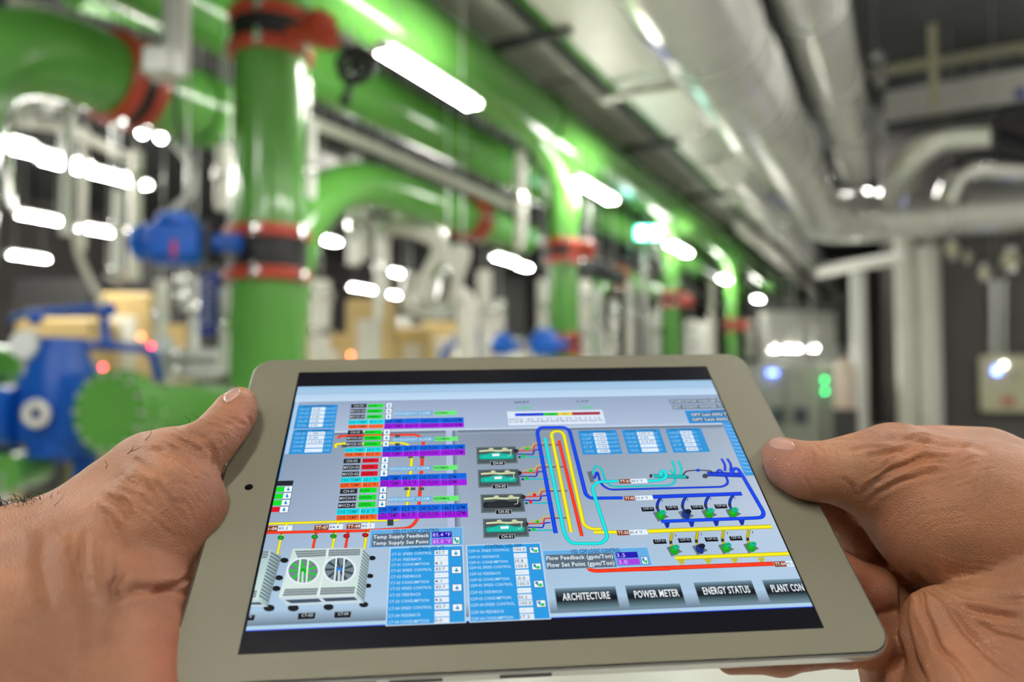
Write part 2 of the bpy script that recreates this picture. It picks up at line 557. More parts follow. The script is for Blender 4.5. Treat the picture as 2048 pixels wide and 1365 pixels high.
# ---------------------------------------------------------------- silver ducts
YD = 15.0 * 0.965
DX, DZ, DR = -1.40, 4.30, 0.41
t = thing('large_duct', 'largest silver lagged duct, coming from the top and elbowing to the right edge', 'duct', (DX, 2, DZ))
MB().tube(bend([(DX, 1.0, DZ), (DX, YD - 1.0, DZ - .02), (DX + .15, YD, DZ - .05), (DX + 1.0, YD + .1, DZ - .05), (X1 - .05, YD + .1, DZ - .05)], .9, 12), DR, 40).build('duct_run', 'foil', t)
for y in (2.6, 4.4, 6.2, 8.0, 9.8, 11.6):
    MB().lathe((DX, y, DZ), (0, 1, 0), [(0, DR), (0, DR + .012), (.06, DR + .012), (.06, DR)], 40, cap=False).build('joint_band', 'steel', t)
for i in range(9):
    MB().lathe((DX, 6.9 + i * .1, DZ), (0, 1, 0), [(0, DR), (.02, DR + .014), (.04, DR)], 40, cap=False).build('spiral_rib', 'steel', t)
for i in range(8):
    a = i / 7 * math.pi / 2
    cc = np.array([DX + .95 - .95 * math.cos(a), YD - .9 + .95 * math.sin(a), DZ - .03])
    MB().lathe(cc, (math.sin(a), math.cos(a), 0), [(-.03, DR), (0, DR + .025), (.03, DR)], 40, cap=False).build('elbow_rib', 'foil', t)
for x in (.6, 1.6, 2.6):
    MB().lathe((x, YD + .1, DZ - .05), (1, 0, 0), [(0, DR), (0, DR + .012), (.05, DR + .012), (.05, DR)], 40, cap=False).build('joint_band', 'steel', t)


def curved_sticker(c_axis, ydir, R, phi0, phi1, y0_, y1_, parent, name, m='sticker', k=10):
    v, f = [], []
    for i in range(k + 1):
        p = math.radians(phi0 + (phi1 - phi0) * i / k)
        for y in (y0_, y1_):
            v.append((c_axis[0] + R * math.cos(p), y, c_axis[1] + R * math.sin(p)))
    for i in range(k):
        f.append((2 * i, 2 * i + 1, 2 * i + 3, 2 * i + 2))
    return MB().add(v, f).build(name, m, parent)


curved_sticker((DX, DZ), 0, DR + .016, 222, 262, W(1545, 366, x=-1.65)[1] - .35, W(1545, 366, x=-1.65)[1] + .45, t, 'blue_sticker')
curved_sticker((DX, DZ), 0, DR + .018, 235, 248, W(1545, 366, x=-1.65)[1] - .15, W(1545, 366, x=-1.65)[1] + .25, t, 'sticker_mark', 'bannerwhite')
ys = W(1300, 12, x=-1.7)[1]
curved_sticker((DX, DZ), 0, DR + .016, 205, 250, ys - .22, ys + .14, t, 'blue_sticker')
curved_sticker((DX, DZ), 0, DR + .018, 215, 238, ys - .12, ys + .04, t, 'sticker_mark', 'bannerwhite')

EX, EZ, ER = -0.74, 4.84, 0.30
t = thing('second_duct', 'silver duct right of the largest one, running down to its elbow', 'duct', (EX, 2, EZ))
MB().tube(bend([(EX, 1.0, EZ), (EX, YD - .75, EZ), (EX, YD - .7, ZC - .12)], .5, 10), ER, 36).build('duct_run', 'foil', t)
for y in (3.2, 5.2, 7.2, 9.2, 11.2):
    MB().lathe((EX, y, EZ), (0, 1, 0), [(0, ER), (0, ER + .012), (.05, ER + .012), (.05, ER)], 36, cap=False).build('joint_band', 'steel', t)
ys = W(1735, 322, x=EX)[1]
curved_sticker((EX, EZ), 0, ER + .016, 225, 300, ys - .5, ys + .5, t, 'blue_sticker')
curved_sticker((EX, EZ), 0, ER + .018, 245, 275, ys - .2, ys + .2, t, 'sticker_mark', 'bannerwhite')
pipe_thing('side_duct', 'slim silver duct continuing past the elbow of the largest duct', [(-1.86, 9.5, 4.0), (-1.86, 23, 4.0)], .17, 'foil', cat='duct')
pipe_thing('conduit_pipe', 'slim silver conduit between the two big ducts', [(-1.02, 1.2, 5.2), (-1.02, 6.5, 5.2)], .07, 'steel', cat='pipe')
pipe_thing('side_duct', 'white lagged pipe running along under the far green mains', [(-2.35, 12.5, 3.9), (-2.35, 25, 3.9)], .09, 'lagging', cat='pipe')

# right-hand bay: cable bridge, beams, flexible ducts
t = thing('cable_bridge', 'pale perforated cable bridge crossing high at the right', 'cable tray', W(1900, 150, d=10))
a, b = W(1740, 128, d=11.3), W(2120, 95, d=10.2)
R_ = lambda p, q: math.atan2(q[1] - p[1], q[0] - p[0])
L = np.linalg.norm(b - a)
MB().box((a + b) / 2, (L, .06, .17), rz=R_(a, b)).build('side_rail', 'cream', t, smooth=False)
for i in range(9):
    p = a + (b - a) * (i + .5) / 9
    MB().cyl(p - (0, .045, 0), p + (0, .03, 0), .05, 12).build('rail_boss', 'steel', t)
a2, b2 = W(1790, 222, d=11.2), W(2120, 165, d=10.2)
t = thing('box_beam', 'pale rectangular duct crossing at right below the perforated bridge', 'duct', (a2 + b2) / 2)
MB().box((a2 + b2) / 2, (L - .1, .4, .42), rz=R_(a2, b2)).build('duct_body', 'white', t, smooth=False)
MB().box((a2 + b2) / 2 - (0, 0, .26), (L - .1, .44, .05), rz=R_(a2, b2)).build('lower_flange', 'darksteel', t, smooth=False)
MB().bbox(W(2040, 187, d=9.9), (.1, .08, .1), .01).build('blue_sticker', 'sticker', t)
t = thing('hanger_post', 'pale vertical hanger post in front of the perforated bridge', 'post', W(1865, 250, d=9.9))
MB().box(W(1865, 60, d=9.9), (.1, .1, 2.0)).build('post_run', 'cream', t, smooth=False)
pipe_thing('sprinkler_pipe', 'thin red sprinkler pipe at the dark ceiling, upper right', [W(1795, -20, d=12), W(1806, 78, d=12)], .05, 'redpipe')
t = thing('ceiling_grille', 'dark grille at the ceiling in the upper right corner', 'vent', W(1950, 40, d=12))
m = MB()
for i in range(9):
    m.box(W(1870 + i * 22, 35, d=12), (.05, .05, .75))
m.build('grille_bars', 'dark', t, smooth=False)
t = pipe_thing('flexible_duct', 'shiny flexible duct curling down beside the second duct', [W(1990, 262, d=9.2), W(1880, 268, d=9.6), W(1815, 320, d=10), W(1792, 392, d=10.8)], .19, 'chrome', R=.4, cat='duct', part='duct_run')
t = pipe_thing('flexible_duct', 'dark grey flexible duct at the right edge above the silver elbow', [W(1915, 262, d=10.8), W(1985, 270, d=10.6), W(2100, 320, d=10.2)], .13, 'darksteel', R=.4, cat='duct', part='duct_run')
t = pipe_thing('flexible_duct', 'bright flexible duct above the horizontal run at the right edge', [W(1900, 400, d=11.2), W(1930, 330, d=11), W(2110, 335, d=10.6)], .2, 'chrome', R=.4, cat='duct', part='duct_run')
t = thing('duct_bracket', 'round bright bracket by the second silver duct', 'bracket', W(1750, 125, d=8.8))
MB().tube(bend([W(1738, 110, d=8.8), W(1762, 105, d=8.8), W(1762, 170, d=8.8)], .1), .06, 12).build('bracket_arm', 'chrome', t)
for i, (px, py, d_, r) in enumerate([(1404, 262, 7, .045), (1654, 215, 9, .06), (1570, 448, 10, .06)]):
    c = W(px, py, d=d_)
    tag(MB().ball(c, r).build('duct_fastener', 'chrome'), ['round bright fastener left of the largest silver duct', 'round bright fastener between the two silver ducts', 'round bright fastener below the blue sticker of the largest duct'][i], 'fastener', 'bright fasteners')

# ---------------------------------------------------------------- right bay: columns, panels
def col(px, w, top, bot, d_, name, label, mt, cat='pipe', round_=True, group=None):
    a, b = W(px, top, d=d_), W(px, bot, d=d_)
    a = np.array([b[0], b[1], a[2]])
    r = w / 2 * d_ / F
    m = MB()
    if round_:
        m.cyl((b[0], b[1], max(b[2], .01)), a, r, 24)
    else:
        m.box(((a[0] + b[0]) / 2, (a[1] + b[1]) / 2, (a[2] + max(b[2], .01)) / 2), (2 * r, 2 * r, a[2] - max(b[2], .01)), rz=ang)
    return tag(m.build(name, mt, smooth=round_), label, cat, group)


col(1823, 40, 470, 1100, 13.5, 'lagged_column', 'white lagged vertical pipe, left of the pair below the silver duct', 'lagging', group='lagged columns')
col(1870, 44, 490, 1100, 13.3, 'lagged_column', 'pale lagged vertical pipe, right of the pair below the silver duct', 'lagging', group='lagged columns')
col(1722, 30, 545, 870, 13.8, 'lagged_column', 'white vertical pipe left of the pair, meeting the horizontal white pipe', 'white', group='lagged columns')
pipe_thing('white_pipe', 'bright white horizontal pipe below the silver elbow', [W(1640, 545, d=15), W(1700, 532, d=14.3), W(1815, 515, d=13.6)], .1, 'white')
pipe_thing('white_pipe', 'white pipe bend at the foot of the left white column', [W(1722, 860, d=13.7), W(1718, 880, d=13.7), W(1670, 930, d=13.5)], .1, 'white', R=.2)
# conduits, wall box and clutter on the dark wall
yb = YW - .12
t = thing('wall_box', 'cream electrical box on the dark wall with a blue lit button', 'electrical box', W(2010, 825, y=yb))
a, b = W(1958, 712, y=yb), W(2075, 826, y=yb)
c = (a + b) / 2
MB().bbox(c, (abs(b[0] - a[0]), .22, abs(a[2] - b[2])), .02).build('box_body', 'cream', t)
for px, py, r, mt, nm in [(1994, 742, .05, 'led_blue', 'blue_button'), (2008, 730, .03, 'led_white', 'white_button'), (2030, 752, .035, 'vent', 'grey_button')]:
    p = W(px, py, y=yb - .13)
    MB().lathe(p + (0, .03, 0), (0, -1, 0), [(0, r), (.04, r * .9)], 16).build(nm, mt, t)
MB().bbox(W(2016, 803, y=yb - .13), (.16, .03, .14), .02).build('red_emblem', mat('pale_red_emblem', (205, 120, 105), .5), t)
for i, (px, w, mt) in enumerate([(1988, 20, 'steel'), (2008, 16, 'steel')]):
    a, b = W(px, 560, y=yb), W(px, 714, y=yb)
    tag(MB().tube([a, (a + b) / 2, b], .055 if i == 0 else .04, 14).build('conduit_pipe', 'steel'), ['grey conduit rising from the cream wall box, left one', 'grey conduit rising from the cream wall box, right one'][i], 'pipe', 'conduits above the wall box')
random.seed(5)
for i, (px, py, r) in enumerate([(1968, 545, .14), (2022, 520, .2), (1905, 500, .16), (1862, 500, .14), (1935, 515, .1)]):
    c = W(px, py, y=yb - .3)
    t = thing('wall_valve', ['pale round valve on the dark wall above the cream box', 'tall pale valve on the dark wall at the right edge', 'pale valve on the dark wall right of the lagged columns',
                             'orange valve at the top of the lagged columns', 'small valve between the pale valves on the dark wall'][i], 'valve', c, 'valves on the dark wall')
    MB().ball(c, r * .7).build('valve_body', 'cream' if i != 3 else mat('copper_valve', (214, 150, 112), .35, metal=.5), t)
    MB().cyl(c - (0, 0, r), c + (0, 0, r), r * .35, 10).build('valve_stem', 'steel', t)
t = thing('blue_bin', 'small blue item low beside the white pipe bend', 'bin', W(1738, 930, d=13.9))
MB().lathe(W(1738, 930, d=13.9), (0, 0, 1), [(0, .12), (.5, .15)], 16).build('bin_body', 'blue', t)

# electrical cabinets at the end of the aisle
cabs = [(1490, 'left'), (1560, 'middle'), (1633, 'right')]
for i, (px, w) in enumerate(cabs):
    a, b = W(px, 729, d=14.6), W(px + 70, 729, d=14.6)
    wd_ = np.linalg.norm(b - a)
    c = (a + b) / 2
    t = thing('electrical_cabinet', 'grey electrical cabinet at the end of the aisle, %s of three' % w, 'cabinet', (c[0], c[1], 0), 'grey electrical cabinets')
    MB().bbox((c[0], c[1], c[2] / 2), (wd_ * .98, .6, c[2]), .015, rz=ang).build('cabinet_body', 'cabinet', t)
    fr = -CR[:, 2] * 0 + np.array([math.sin(ang), -math.cos(ang), 0])
    d_ = np.array([c[0], c[1], c[2] / 2]) + fr * .31
    door = MB().bbox(d_, (wd_ * .9, .03, c[2] * .92), .01, rz=ang).build('cabinet_door', 'cabinet', t)
    pts = []
    if i == 1:
        pts = [(1540, 746, 'led_blue'), (1545, 746, 'led_blue'), (1551, 746, 'led_blue'), (1596, 753, 'vent')]
    if i == 2:
        pts = [(1649, 760, 'led_green'), (1650, 783, 'led_green')]
    for (qx, qy, mt) in pts:
        p = W(qx, qy, d=14.2)
        sub(MB().ball(p, .026), 'indicator_lamp', mt, door)
    for (qx, qy) in ([(1555, 832), (1601, 832)] if i == 1 else []):
        p = W(qx, qy, d=14.22)
        sub(MB().bbox(p, (.26, .03, .3), .01, rz=ang), 'dark_vent', 'vent', door)
t = thing('fire_cylinder', 'pale upright cylinder between the cabinets and the white column', 'cylinder', W(1690, 818, d=13.2))
c = W(1690, 818, d=13.2)
MB().lathe(c, (0, 0, 1), [(0, .17), (.65, .17), (.78, .11), (.8, .04), (.86, .04)], 20).build('cylinder_body', mat('pale_pink_enamel', (226, 205, 188), .3), t)
MB().box((c[0], c[1], (c[2]) / 2), (.3, .3, c[2] - .02), rz=ang).build('stand', 'dark', t)
# white lit boards behind the cabinets
for i, (px, w, top, bot) in enumerate([(1545, 44, 622, 722), (1590, 44, 620, 722), (1646, 62, 612, 722), (1400, 40, 645, 722)]):
    a, b = W(px, top, d=17.5), W(px, bot, d=17.5)
    s = w * 17.5 / F
    t = thing('white_cabinet', ['white cabinet above the electrical cabinets, left', 'white cabinet above the electrical cabinets, centre', 'wide white cabinet above the electrical cabinets, right', 'white cabinet between the third and fourth risers'][i], 'cabinet', (a[0], a[1], 0), 'white cabinets at the far end')
    MB().bbox((a[0], a[1], a[2] / 2), (s, .5, a[2]), .02, rz=ang).build('cabinet_body', 'white', t)
for i, (px, py) in enumerate([(1546, 699), (1572, 698), (1590, 698), (1625, 697)]):
    make_light(W(px, py, d=14.8), ['low glowing lamp over the electrical cabinets, leftmost of four', 'low glowing lamp over the electrical cabinets, second of four', 'low glowing lamp over the electrical cabinets, third of four', 'low glowing lamp over the electrical cabinets, rightmost of four'][i], 'low lamps over the cabinets', L=.35, wide=.14)
t = thing('equipment_frame', 'black equipment frame on the wall above the white cabinets', 'frame', W(1650, 600, d=18))
for q in [(1590, 612, 170, 20), (1690, 640, 30, 100), (1702, 720, 34, 60)]:
    MB().box(W(q[0], q[1], d=17), (q[2] * 17 / F, .2, q[3] * 17 / F), rz=ang).build('frame_bar', 'dark', t, smooth=False)

# exit sign
t = thing('exit_sign', 'glowing green exit sign hanging above the third tube light', 'sign', W(1297, 468, d=11.5))
c = W(1297, 466, d=11.5)
MB().bbox(c, (.36, .06, .17), .01, rz=ang).build('sign_face', 'exit', t)
n = np.array([math.sin(ang), -math.cos(ang), 0])
for px in (1284, 1311):
    p = W(px, 466, d=11.45)
    MB().bbox(p, (.1, .02, .13), .01, rz=ang).build('sign_figure', 'exitwhite', t)
MB().cyl(c, c + (0, 0, .5), .01, 6).build('hanger', 'steel', t)

# ---------------------------------------------------------------- left bay: pump, flanges, frames
t = thing('pump_set', 'blue pump with a large green flange and pipe at the lower left', 'pump', W(120, 1000, d=4.2))
c = W(120, 815, d=4.2)
MB().bbox(c, (.34, .3, .42), .05, rz=ang).lathe(c, (0, 0, 1), [(-.25, .15), (.2, .17), (.3, .12), (.36, .12)], 20).build('pump_casing', 'pumpblue', t)
ctr = W(48, 830, d=4.1)
MB().lathe(ctr - rt * .02, -rt, [(0, .15), (.08, .15), (.1, .1), (.16, .1)], 28).build('motor_flange', 'pumpblue', t)
MB().torus(W(72, 828, d=4.0), CR[:, 2], .05, .022, 20, 8).build('sight_ring', 'lagging', t)
f0 = W(225, 825, d=3.9)
f1 = W(640, 812, d=6.1)
axp = (f1 - f0) / np.linalg.norm(f1 - f0)
g = MB().lathe(f0 - axp * .02, axp, [(0, .2), (.0, .205), (.05, .205), (.05, .17), (.07, .17), (.07, .205), (.12, .205), (.12, .15), (.2, .145), (1.9, .145)], 40)
fl = g.build('flanged_pipe', 'green', t)
m = MB()
u = np.cross(axp, (0, 0, 1)); u /= np.linalg.norm(u); w_ = np.cross(axp, u)
for i in range(14):
    q = 2 * math.pi * i / 14
    p = f0 + (u * math.cos(q) + w_ * math.sin(q)) * .182
    m.cyl(p - axp * .045, p + axp * .13, .011, 8)
sub(m, 'flange_bolts', 'steel', fl)
g0 = W(30, 815, d=4.2)
MB().lathe(g0 - rt * .35, rt, [(0, .13), (.2, .13), (.2, .17), (.27, .17)], 32).build('suction_pipe', 'green', t)
MB().bbox(W(170, 960, d=4.3), (.1, .12, .4), .02, rz=ang).bbox(W(70, 905, d=4.4), (.5, .2, .1), .02, rz=ang).build('pump_foot', 'pumpblue', t)
# blue balance-pipe frame over the pump
t = thing('blue_pipe_frame', 'blue bent pipe frame above the pump at the left', 'pipe', W(150, 740, d=4.4))
MB().tube(bend([W(20, 640, d=4.5), W(50, 628, d=4.5), W(130, 622, d=4.5), W(205, 615, d=4.5), W(215, 690, d=4.5)], .07), .025, 14).build('upper_bend', 'pumpblue', t)
MB().tube(bend([W(85, 770, d=4.4), W(100, 700, d=4.4), W(200, 690, d=4.45), W(305, 700, d=4.5), W(318, 760, d=4.6)], .07), .026, 14).build('lower_bend', 'pumpblue', t)
for (px, py) in [(70, 636), (212, 688), (218, 620)]:
    MB().ball(W(px, py, d=4.45), .042).build('pipe_union', 'pumpblue', t)
for i, (px, py, d_, lb) in enumerate([(50, 690, 4.1, 'white round pressure gauge left of the blue pipe frame'), (330, 690, 4.9, 'small white gauge right of the blue pipe frame')]):
    c = W(px, py, d=d_)
    t = thing('pressure_gauge', lb, 'gauge', c, 'white gauges')
    r = .075 if i == 0 else .05
    fc = CR[:, 2]
    MB().lathe(c - fc * .03, fc, [(0, r), (.04, r), (.045, r * .93)], 24).build('gauge_case', 'steel', t)
    MB().lathe(c + fc * .016, fc, [(0, r * .92), (.004, r * .92)], 24).build('gauge_dial', 'gaugeface', t)
    MB().cyl(c - (0, 0, r), c - (0, 0, r + .12), .012, 8).build('gauge_stem', 'steel', t)
t = thing('lagged_flange', 'pale green rounded pump end at the left edge', 'pump', W(0, 760, d=4.6))
MB().ball(W(-10, 790, d=4.8), .3).build('pump_end', 'green', t)
t = thing('green_drum', 'green round pipe end low at the left edge above the forearm', 'pipe', W(5, 945, d=4.0))
MB().lathe(W(0, 950, d=4.0), CR[:, 2], [(-.3, .1), (0, .1)], 24).build('pipe_end', 'green', t)
t = thing('control_box', 'beige control box low behind the pump, above the left wrist', 'electrical box', W(105, 985, d=4.9))
MB().bbox(W(108, 955, d=4.9), (.26, .2, .34), .02, rz=ang).build('box_body', mat('olive_box', (150, 142, 92), .5), t)
t = thing('black_motor', 'black motor in shadow behind the green pipe end', 'motor', W(40, 950, d=4.8))
MB().lathe(W(20, 920, d=4.8), rt, [(0, .2), (.3, .2), (.33, .15)], 20).build('motor_body', 'dark', t)

# blue hanging banner
t = thing('hanging_banner', 'narrow blue banner with white vertical lettering hanging under the blue actuator', 'banner', W(417, 668, d=5.4))
a, b = W(417, 545, d=5.4), W(417, 672, d=5.4)
c = (a + b) / 2
hh = abs(a[2] - b[2])
MB().bbox(c, (.125, .02, hh), .004, rz=ang).build('banner_cloth', 'banner', t)
nrm = np.array([math.sin(ang), -math.cos(ang), 0])
m = MB()
for i in range(9):
    p = c + nrm * .013 + np.array([0, 0, hh * (.38 - i * .085)])
    m.box(p, (.05 if i % 3 else .034, .003, .012), rz=ang)
    m.box(p + rt * (.018 if i % 2 else -.018) - (0, 0, .008), (.012, .003, .026), rz=ang)
m.build('white_lettering', 'bannerwhite', t, smooth=False)
for (px) in (408, 430):
    MB().cyl(W(px, 548, d=5.4), W(px, 500, d=5.4), .004, 6).build('tie', 'steel', t)
t = thing('hanging_banner', 'small blue banner low beside the far blue actuators', 'banner', W(948, 715, d=8.5))
MB().bbox(W(945, 686, d=8.5), (.15, .02, .3), .004, rz=ang).build('banner_cloth', 'banner', t)
t = thing('blue_hose', 'pale blue bent pipe left of the small blue banner', 'pipe', W(890, 710, d=8.4))
MB().tube(bend([W(882, 725, d=8.4), W(890, 695, d=8.4), W(925, 683, d=8.4), W(960, 672, d=8.4)], .1), .035, 10).build('pipe_run', 'pumpblue', t)

# beige chillers on the floor of the left bays
ch = [(745, 600, 90, 9.6, 'tall beige chiller enclosure right of the big green riser'), (828, 655, 70, 10.5, 'beige chiller enclosure under the low tube light'),
      (905, 648, 120, 12.0, 'beige chiller enclosure left of the far blue banner'), (672, 668, 60, 10.2, 'low beige enclosure just right of the big green riser'),
      (268, 590, 110, 8.5, 'beige chiller enclosure behind the blue actuator'), (140, 640, 150, 8.0, 'beige chiller enclosure behind the blue pipe frame'),
      (345, 650, 70, 10.4, 'beige enclosure below the blue actuator'), (600, 640, 40, 10.6, 'narrow beige enclosure hidden by the big riser'), (1010, 690, 130, 14, 'low beige enclosure behind the far blue actuators')]
for px, py, w, d_, lb in ch:
    a = W(px, py, d=d_)
    s = w * d_ / F
    t = thing('chiller_enclosure', lb, 'chiller', (a[0], a[1], 0), 'beige chiller enclosures')
    b_ = MB().bbox((a[0], a[1], a[2] / 2 + .05), (s, s * .8, a[2] - .1), .03, rz=ang).build('enclosure_body', 'beige', t)
    MB().box((a[0], a[1], .05), (s * .9, s * .7, .1), rz=ang).build('plinth', 'dark', t, smooth=False)
    sub(MB().bbox(np.array([a[0], a[1], a[2] * .75]) + nrm * s * .4, (s * .5, .03, a[2] * .3), .01, rz=ang), 'access_door', 'lagging', b_)



def support(o, p):
    """thin rod that carries a thing from the ceiling, or a stand from the floor"""
    if p[2] > 2.1:
        m_ = MB().cyl((p[0], p[1], p[2]), (p[0], p[1], ZC), .005, 6)
    else:
        m_ = MB().cyl((p[0], p[1], 0), (p[0], p[1], p[2]), .006, 6)
    h_ = m_.build('hanger' if p[2] > 2.1 else 'stand_rod', 'steel', o if o.type == 'EMPTY' else None)
    h_.parent = o


# status lamps
for i, (px, py, mt, w) in enumerate([(282, 674, 'led_orange', 'orange status lamp, upper one of the pair by the blue pipe frame'), (302, 693, 'led_red', 'red status lamp, lower one of the pair by the blue pipe frame'),
                                     (206, 735, 'led_red', 'red status lamp above the blue pump casing'), (360, 728, 'led_orange', 'orange status lamp over the green flanged pipe'),
                                     (702, 711, 'led_orange', 'orange status lamp just above the tablet, right of the big riser')]):
    support(tag(MB().ball(W(px, py, d=6.8), .016, 10, 6).build('status_lamp', mt), w, 'lamp', 'small status lamps'), W(px, py, d=6.8) - (0, 0, .01))

# hangers, struts and conduits in white and galvanised steel
vs = [(345, -40, 135, 4.3, .05, 'steel', 'broad galvanised hanger post at the top left'), (368, -40, 150, 4.35, .03, 'white', 'white hanger post right against the galvanised one'),
      (132, 215, 470, 6.2, .045, 'white', 'white conduit crossing the long pair of tube lights'), (165, 250, 500, 7.2, .03, 'lagging', 'thin white conduit right of the one crossing the tube pair'),
      (232, 380, 545, 6.6, .04, 'white', 'white conduit ending in a bright elbow left of the actuator'), (268, 300, 560, 7.6, .06, 'tray', 'pale post left of the blue actuator'),
      (446, 290, 420, 5.6, .055, 'lagging', 'white lagged drop pipe left of the big green riser'), (474, 250, 470, 5.4, .03, 'white', 'slim white pipe hugging the big green riser'),
      (452, 575, 740, 5.4, .05, 'white', 'white pipe left of the big riser under the valve'), (612, 155, 240, 5.2, .02, 'chrome', 'shiny rod right of the top coupling'),
      (622, 240, 460, 6.5, .035, 'white', 'white pipe just right of the big green riser'), (708, 310, 530, 8.0, .07, 'white', 'white square post under the second green main'),
      (732, 330, 520, 8.6, .05, 'tray', 'grey post beside the white square post'), (640, 560, 720, 8.0, .1, 'lagging', 'white pipe right of the big riser, low'),
      (756, 440, 640, 8.2, .045, 'white', 'white pipe behind the lamps left of the S-bend'), (772, 440, 600, 8.4, .04, 'lagging', 'white pipe doubled beside the one left of the S-bend'),
      (1038, 300, 500, 8.7, .05, 'lagging', 'white hanger left of the second green elbow'), (1050, 300, 480, 8.9, .03, 'steel', 'steel rod left of the second green elbow'),
      (968, 540, 720, 9.4, .09, 'lagging', 'thick white pipe left of the second riser'), (1000, 600, 720, 9.8, .06, 'white', 'white pipe between the lagged pipe and the second riser'),
      (1085, 560, 680, 9.6, .06, 'white', 'white pipe right behind the second riser, left side'), (1172, 560, 715, 10, .08, 'lagging', 'white pipe right of the second riser'),
      (1198, 580, 715, 11, .05, 'steel', 'steel post right of the second riser'), (1228, 600, 715, 11, .06, 'white', 'white pipe midway between the second and third risers'),
      (1262, 560, 715, 12, .07, 'lagging', 'pale lagged pipe left of the third riser'), (1290, 500, 715, 11.8, .04, 'steel', 'steel post under the exit sign'),
      (1312, 620, 715, 13, .08, 'white', 'white pipe touching the third riser on the left'), (1382, 640, 715, 14, .09, 'white', 'white pipe right of the third riser'),
      (1425, 560, 715, 15, .06, 'tray', 'grey post between the third and fourth risers'), (1500, 640, 715, 17.5, .08, 'white', 'white pipe right of the fourth riser'),
      (320, 560, 720, 6.4, .05, 'lagging', 'white pipe below the blue actuator, left one'), (366, 550, 620, 5.6, .03, 'steel', 'steel pipe below the blue actuator'),
      (388, 555, 700, 5.7, .035, 'white', 'white pipe between the actuator and the blue banner'), (385, 700, 760, 6, .2, 'lagging', 'wide white vessel behind the flanged pipe')]
for (px, t0, t1, d_, r, mt, lb) in vs:
    a, b = W(px, t0, d=d_), W(px, t1, d=d_)
    a[0], a[1] = b[0], b[1]
    sp = tag(MB().cyl(b, a, r, 16).build('service_pipe', mt), lb, 'pipe', 'white and steel drops')
    support(sp, a if a[2] > 2.1 else b)
    k_ = vs.index((px, t0, t1, d_, r, mt, lb))
    if k_ > 3:
        for fz in ((.35, .8) if k_ % 2 else (.55,)):
            q_ = b + (a - b) * fz
            j_ = MB().lathe(q_, (0, 0, 1), [(-.05, r * 1.02), (-.03, r * 1.35), (.03, r * 1.35), (.05, r * 1.02)], 18, cap=False)
            j_.build('pipe_joint', 'chrome' if k_ % 3 else 'steel', None).parent = sp
            h_ = MB().ball(q_ - nrm * -1 * (r * 1.3 + .02), .03 + .012 * (k_ % 2), 12, 8)  # chrome ball added to catch the lights as a bright glint
            h_.build('glint_cap', 'chrome', None).parent = sp

curves = [([(25, 420, 5.6), (8, 260, 5.6), (60, 165, 5.6), (180, 190, 5.7), (228, 232, 5.8)], .03, 'chrome', .35, 'thin shiny conduit arching under the first green elbow'),
          ([(20, 8, 4.6), (120, 40, 4.8), (300, 112, 5.4)], .05, 'tray', .1, 'grey diagonal beam from the top left corner to the hanger post'),
          ([(20, 240, 6.4), (130, 255, 6.6), (250, 312, 7.2)], .045, 'lagging', .1, 'pale conduit above the long pair of tube lights'),
          ([(750, 455, 8.4), (815, 450, 8.4), (895, 485, 8.4), (855, 560, 8.4), (845, 600, 8.4)], .1, 'lagging', .3, 'upper part of the white lagged S-bend'),
          ([(822, 545, 8.7), (812, 605, 8.7), (860, 625, 8.7), (930, 615, 8.7)], .1, 'foil', .3, 'lower foil part of the lagged S-bend'),
          ([(905, 520, 8.0), (925, 500, 8.0), (900, 580, 8.0), (935, 600, 8.1), (935, 720, 8.1)], .1, 'lagging', .2, 'white lagged pipe right of the S-bend'),
          ([(600, 325, 7.5), (700, 365, 8.3), (800, 405, 9.2)], .06, 'steel', .1, 'steel rail under the dark gap of the second main'),
          ([(612, 240, 7.0), (760, 300, 8.0), (950, 380, 9.6), (1020, 412, 10.2)], .05, 'lagging', .1, 'long pale rail below the second green main'),
          ([(150, 470, 6.8), (160, 520, 6.8), (190, 580, 6.8), (215, 620, 6.8)], .03, 'tray', .3, 'loose grey cable hanging at the left'),
          ([(300, 300, 5.4), (330, 190, 5.2), (352, 130, 4.9), (352, 250, 5.2), (395, 340, 5.3)], .014, 'darksteel', .4, 'thin dark cable looping down from the hanger bracket'),
          ([(425, 300, 5.9), (440, 275, 5.9), (462, 300, 5.9), (466, 420, 5.9)], .05, 'lagging', .15, 'white pipe bend left of the big green riser'),
          ([(215, 545, 6.5), (228, 552, 6.5), (245, 555, 6.5)], .05, 'chrome', .05, 'bright elbow at the foot of a white conduit'),
          ([(870, 560, 7.8), (895, 535, 7.8), (880, 600, 7.8)], .07, 'chrome', .1, 'bright valve stub right of the S-bend'),
          ([(1180, 535, 9.5), (1210, 548, 9.7), (1240, 556, 10.2)], .1, 'darksteel', .1, 'dark stub right of the second riser coupling'),
          ([(100, 205, 6.2), (60, 190, 6.2), (30, 230, 6.2)], .12, 'steel', .2, 'wide grey duct bend behind the thin arching conduit')]
for pts, r, mt, R, lb in curves:
    pp = [W(a, b, d=c_) for a, b, c_ in pts]
    support(tag(MB().tube(bend(pp, R), r, 16).build('service_pipe', mt), lb, 'pipe', 'bent service pipes'), max(pp, key=lambda q: q[2]))
tag(MB().bbox(W(325, 128, d=4.25), (.17, .16, .16), .02, rz=ang).build('hanger_bracket', 'steel'), 'pale square bracket where the diagonal beam meets the hanger post', 'bracket')
tag(MB().bbox(W(700, 168, d=5.6), (.05, .05, .05), .01).build('chain_wheel', 'dark'), 'small dark chain fitting behind the black handwheel', 'fitting')

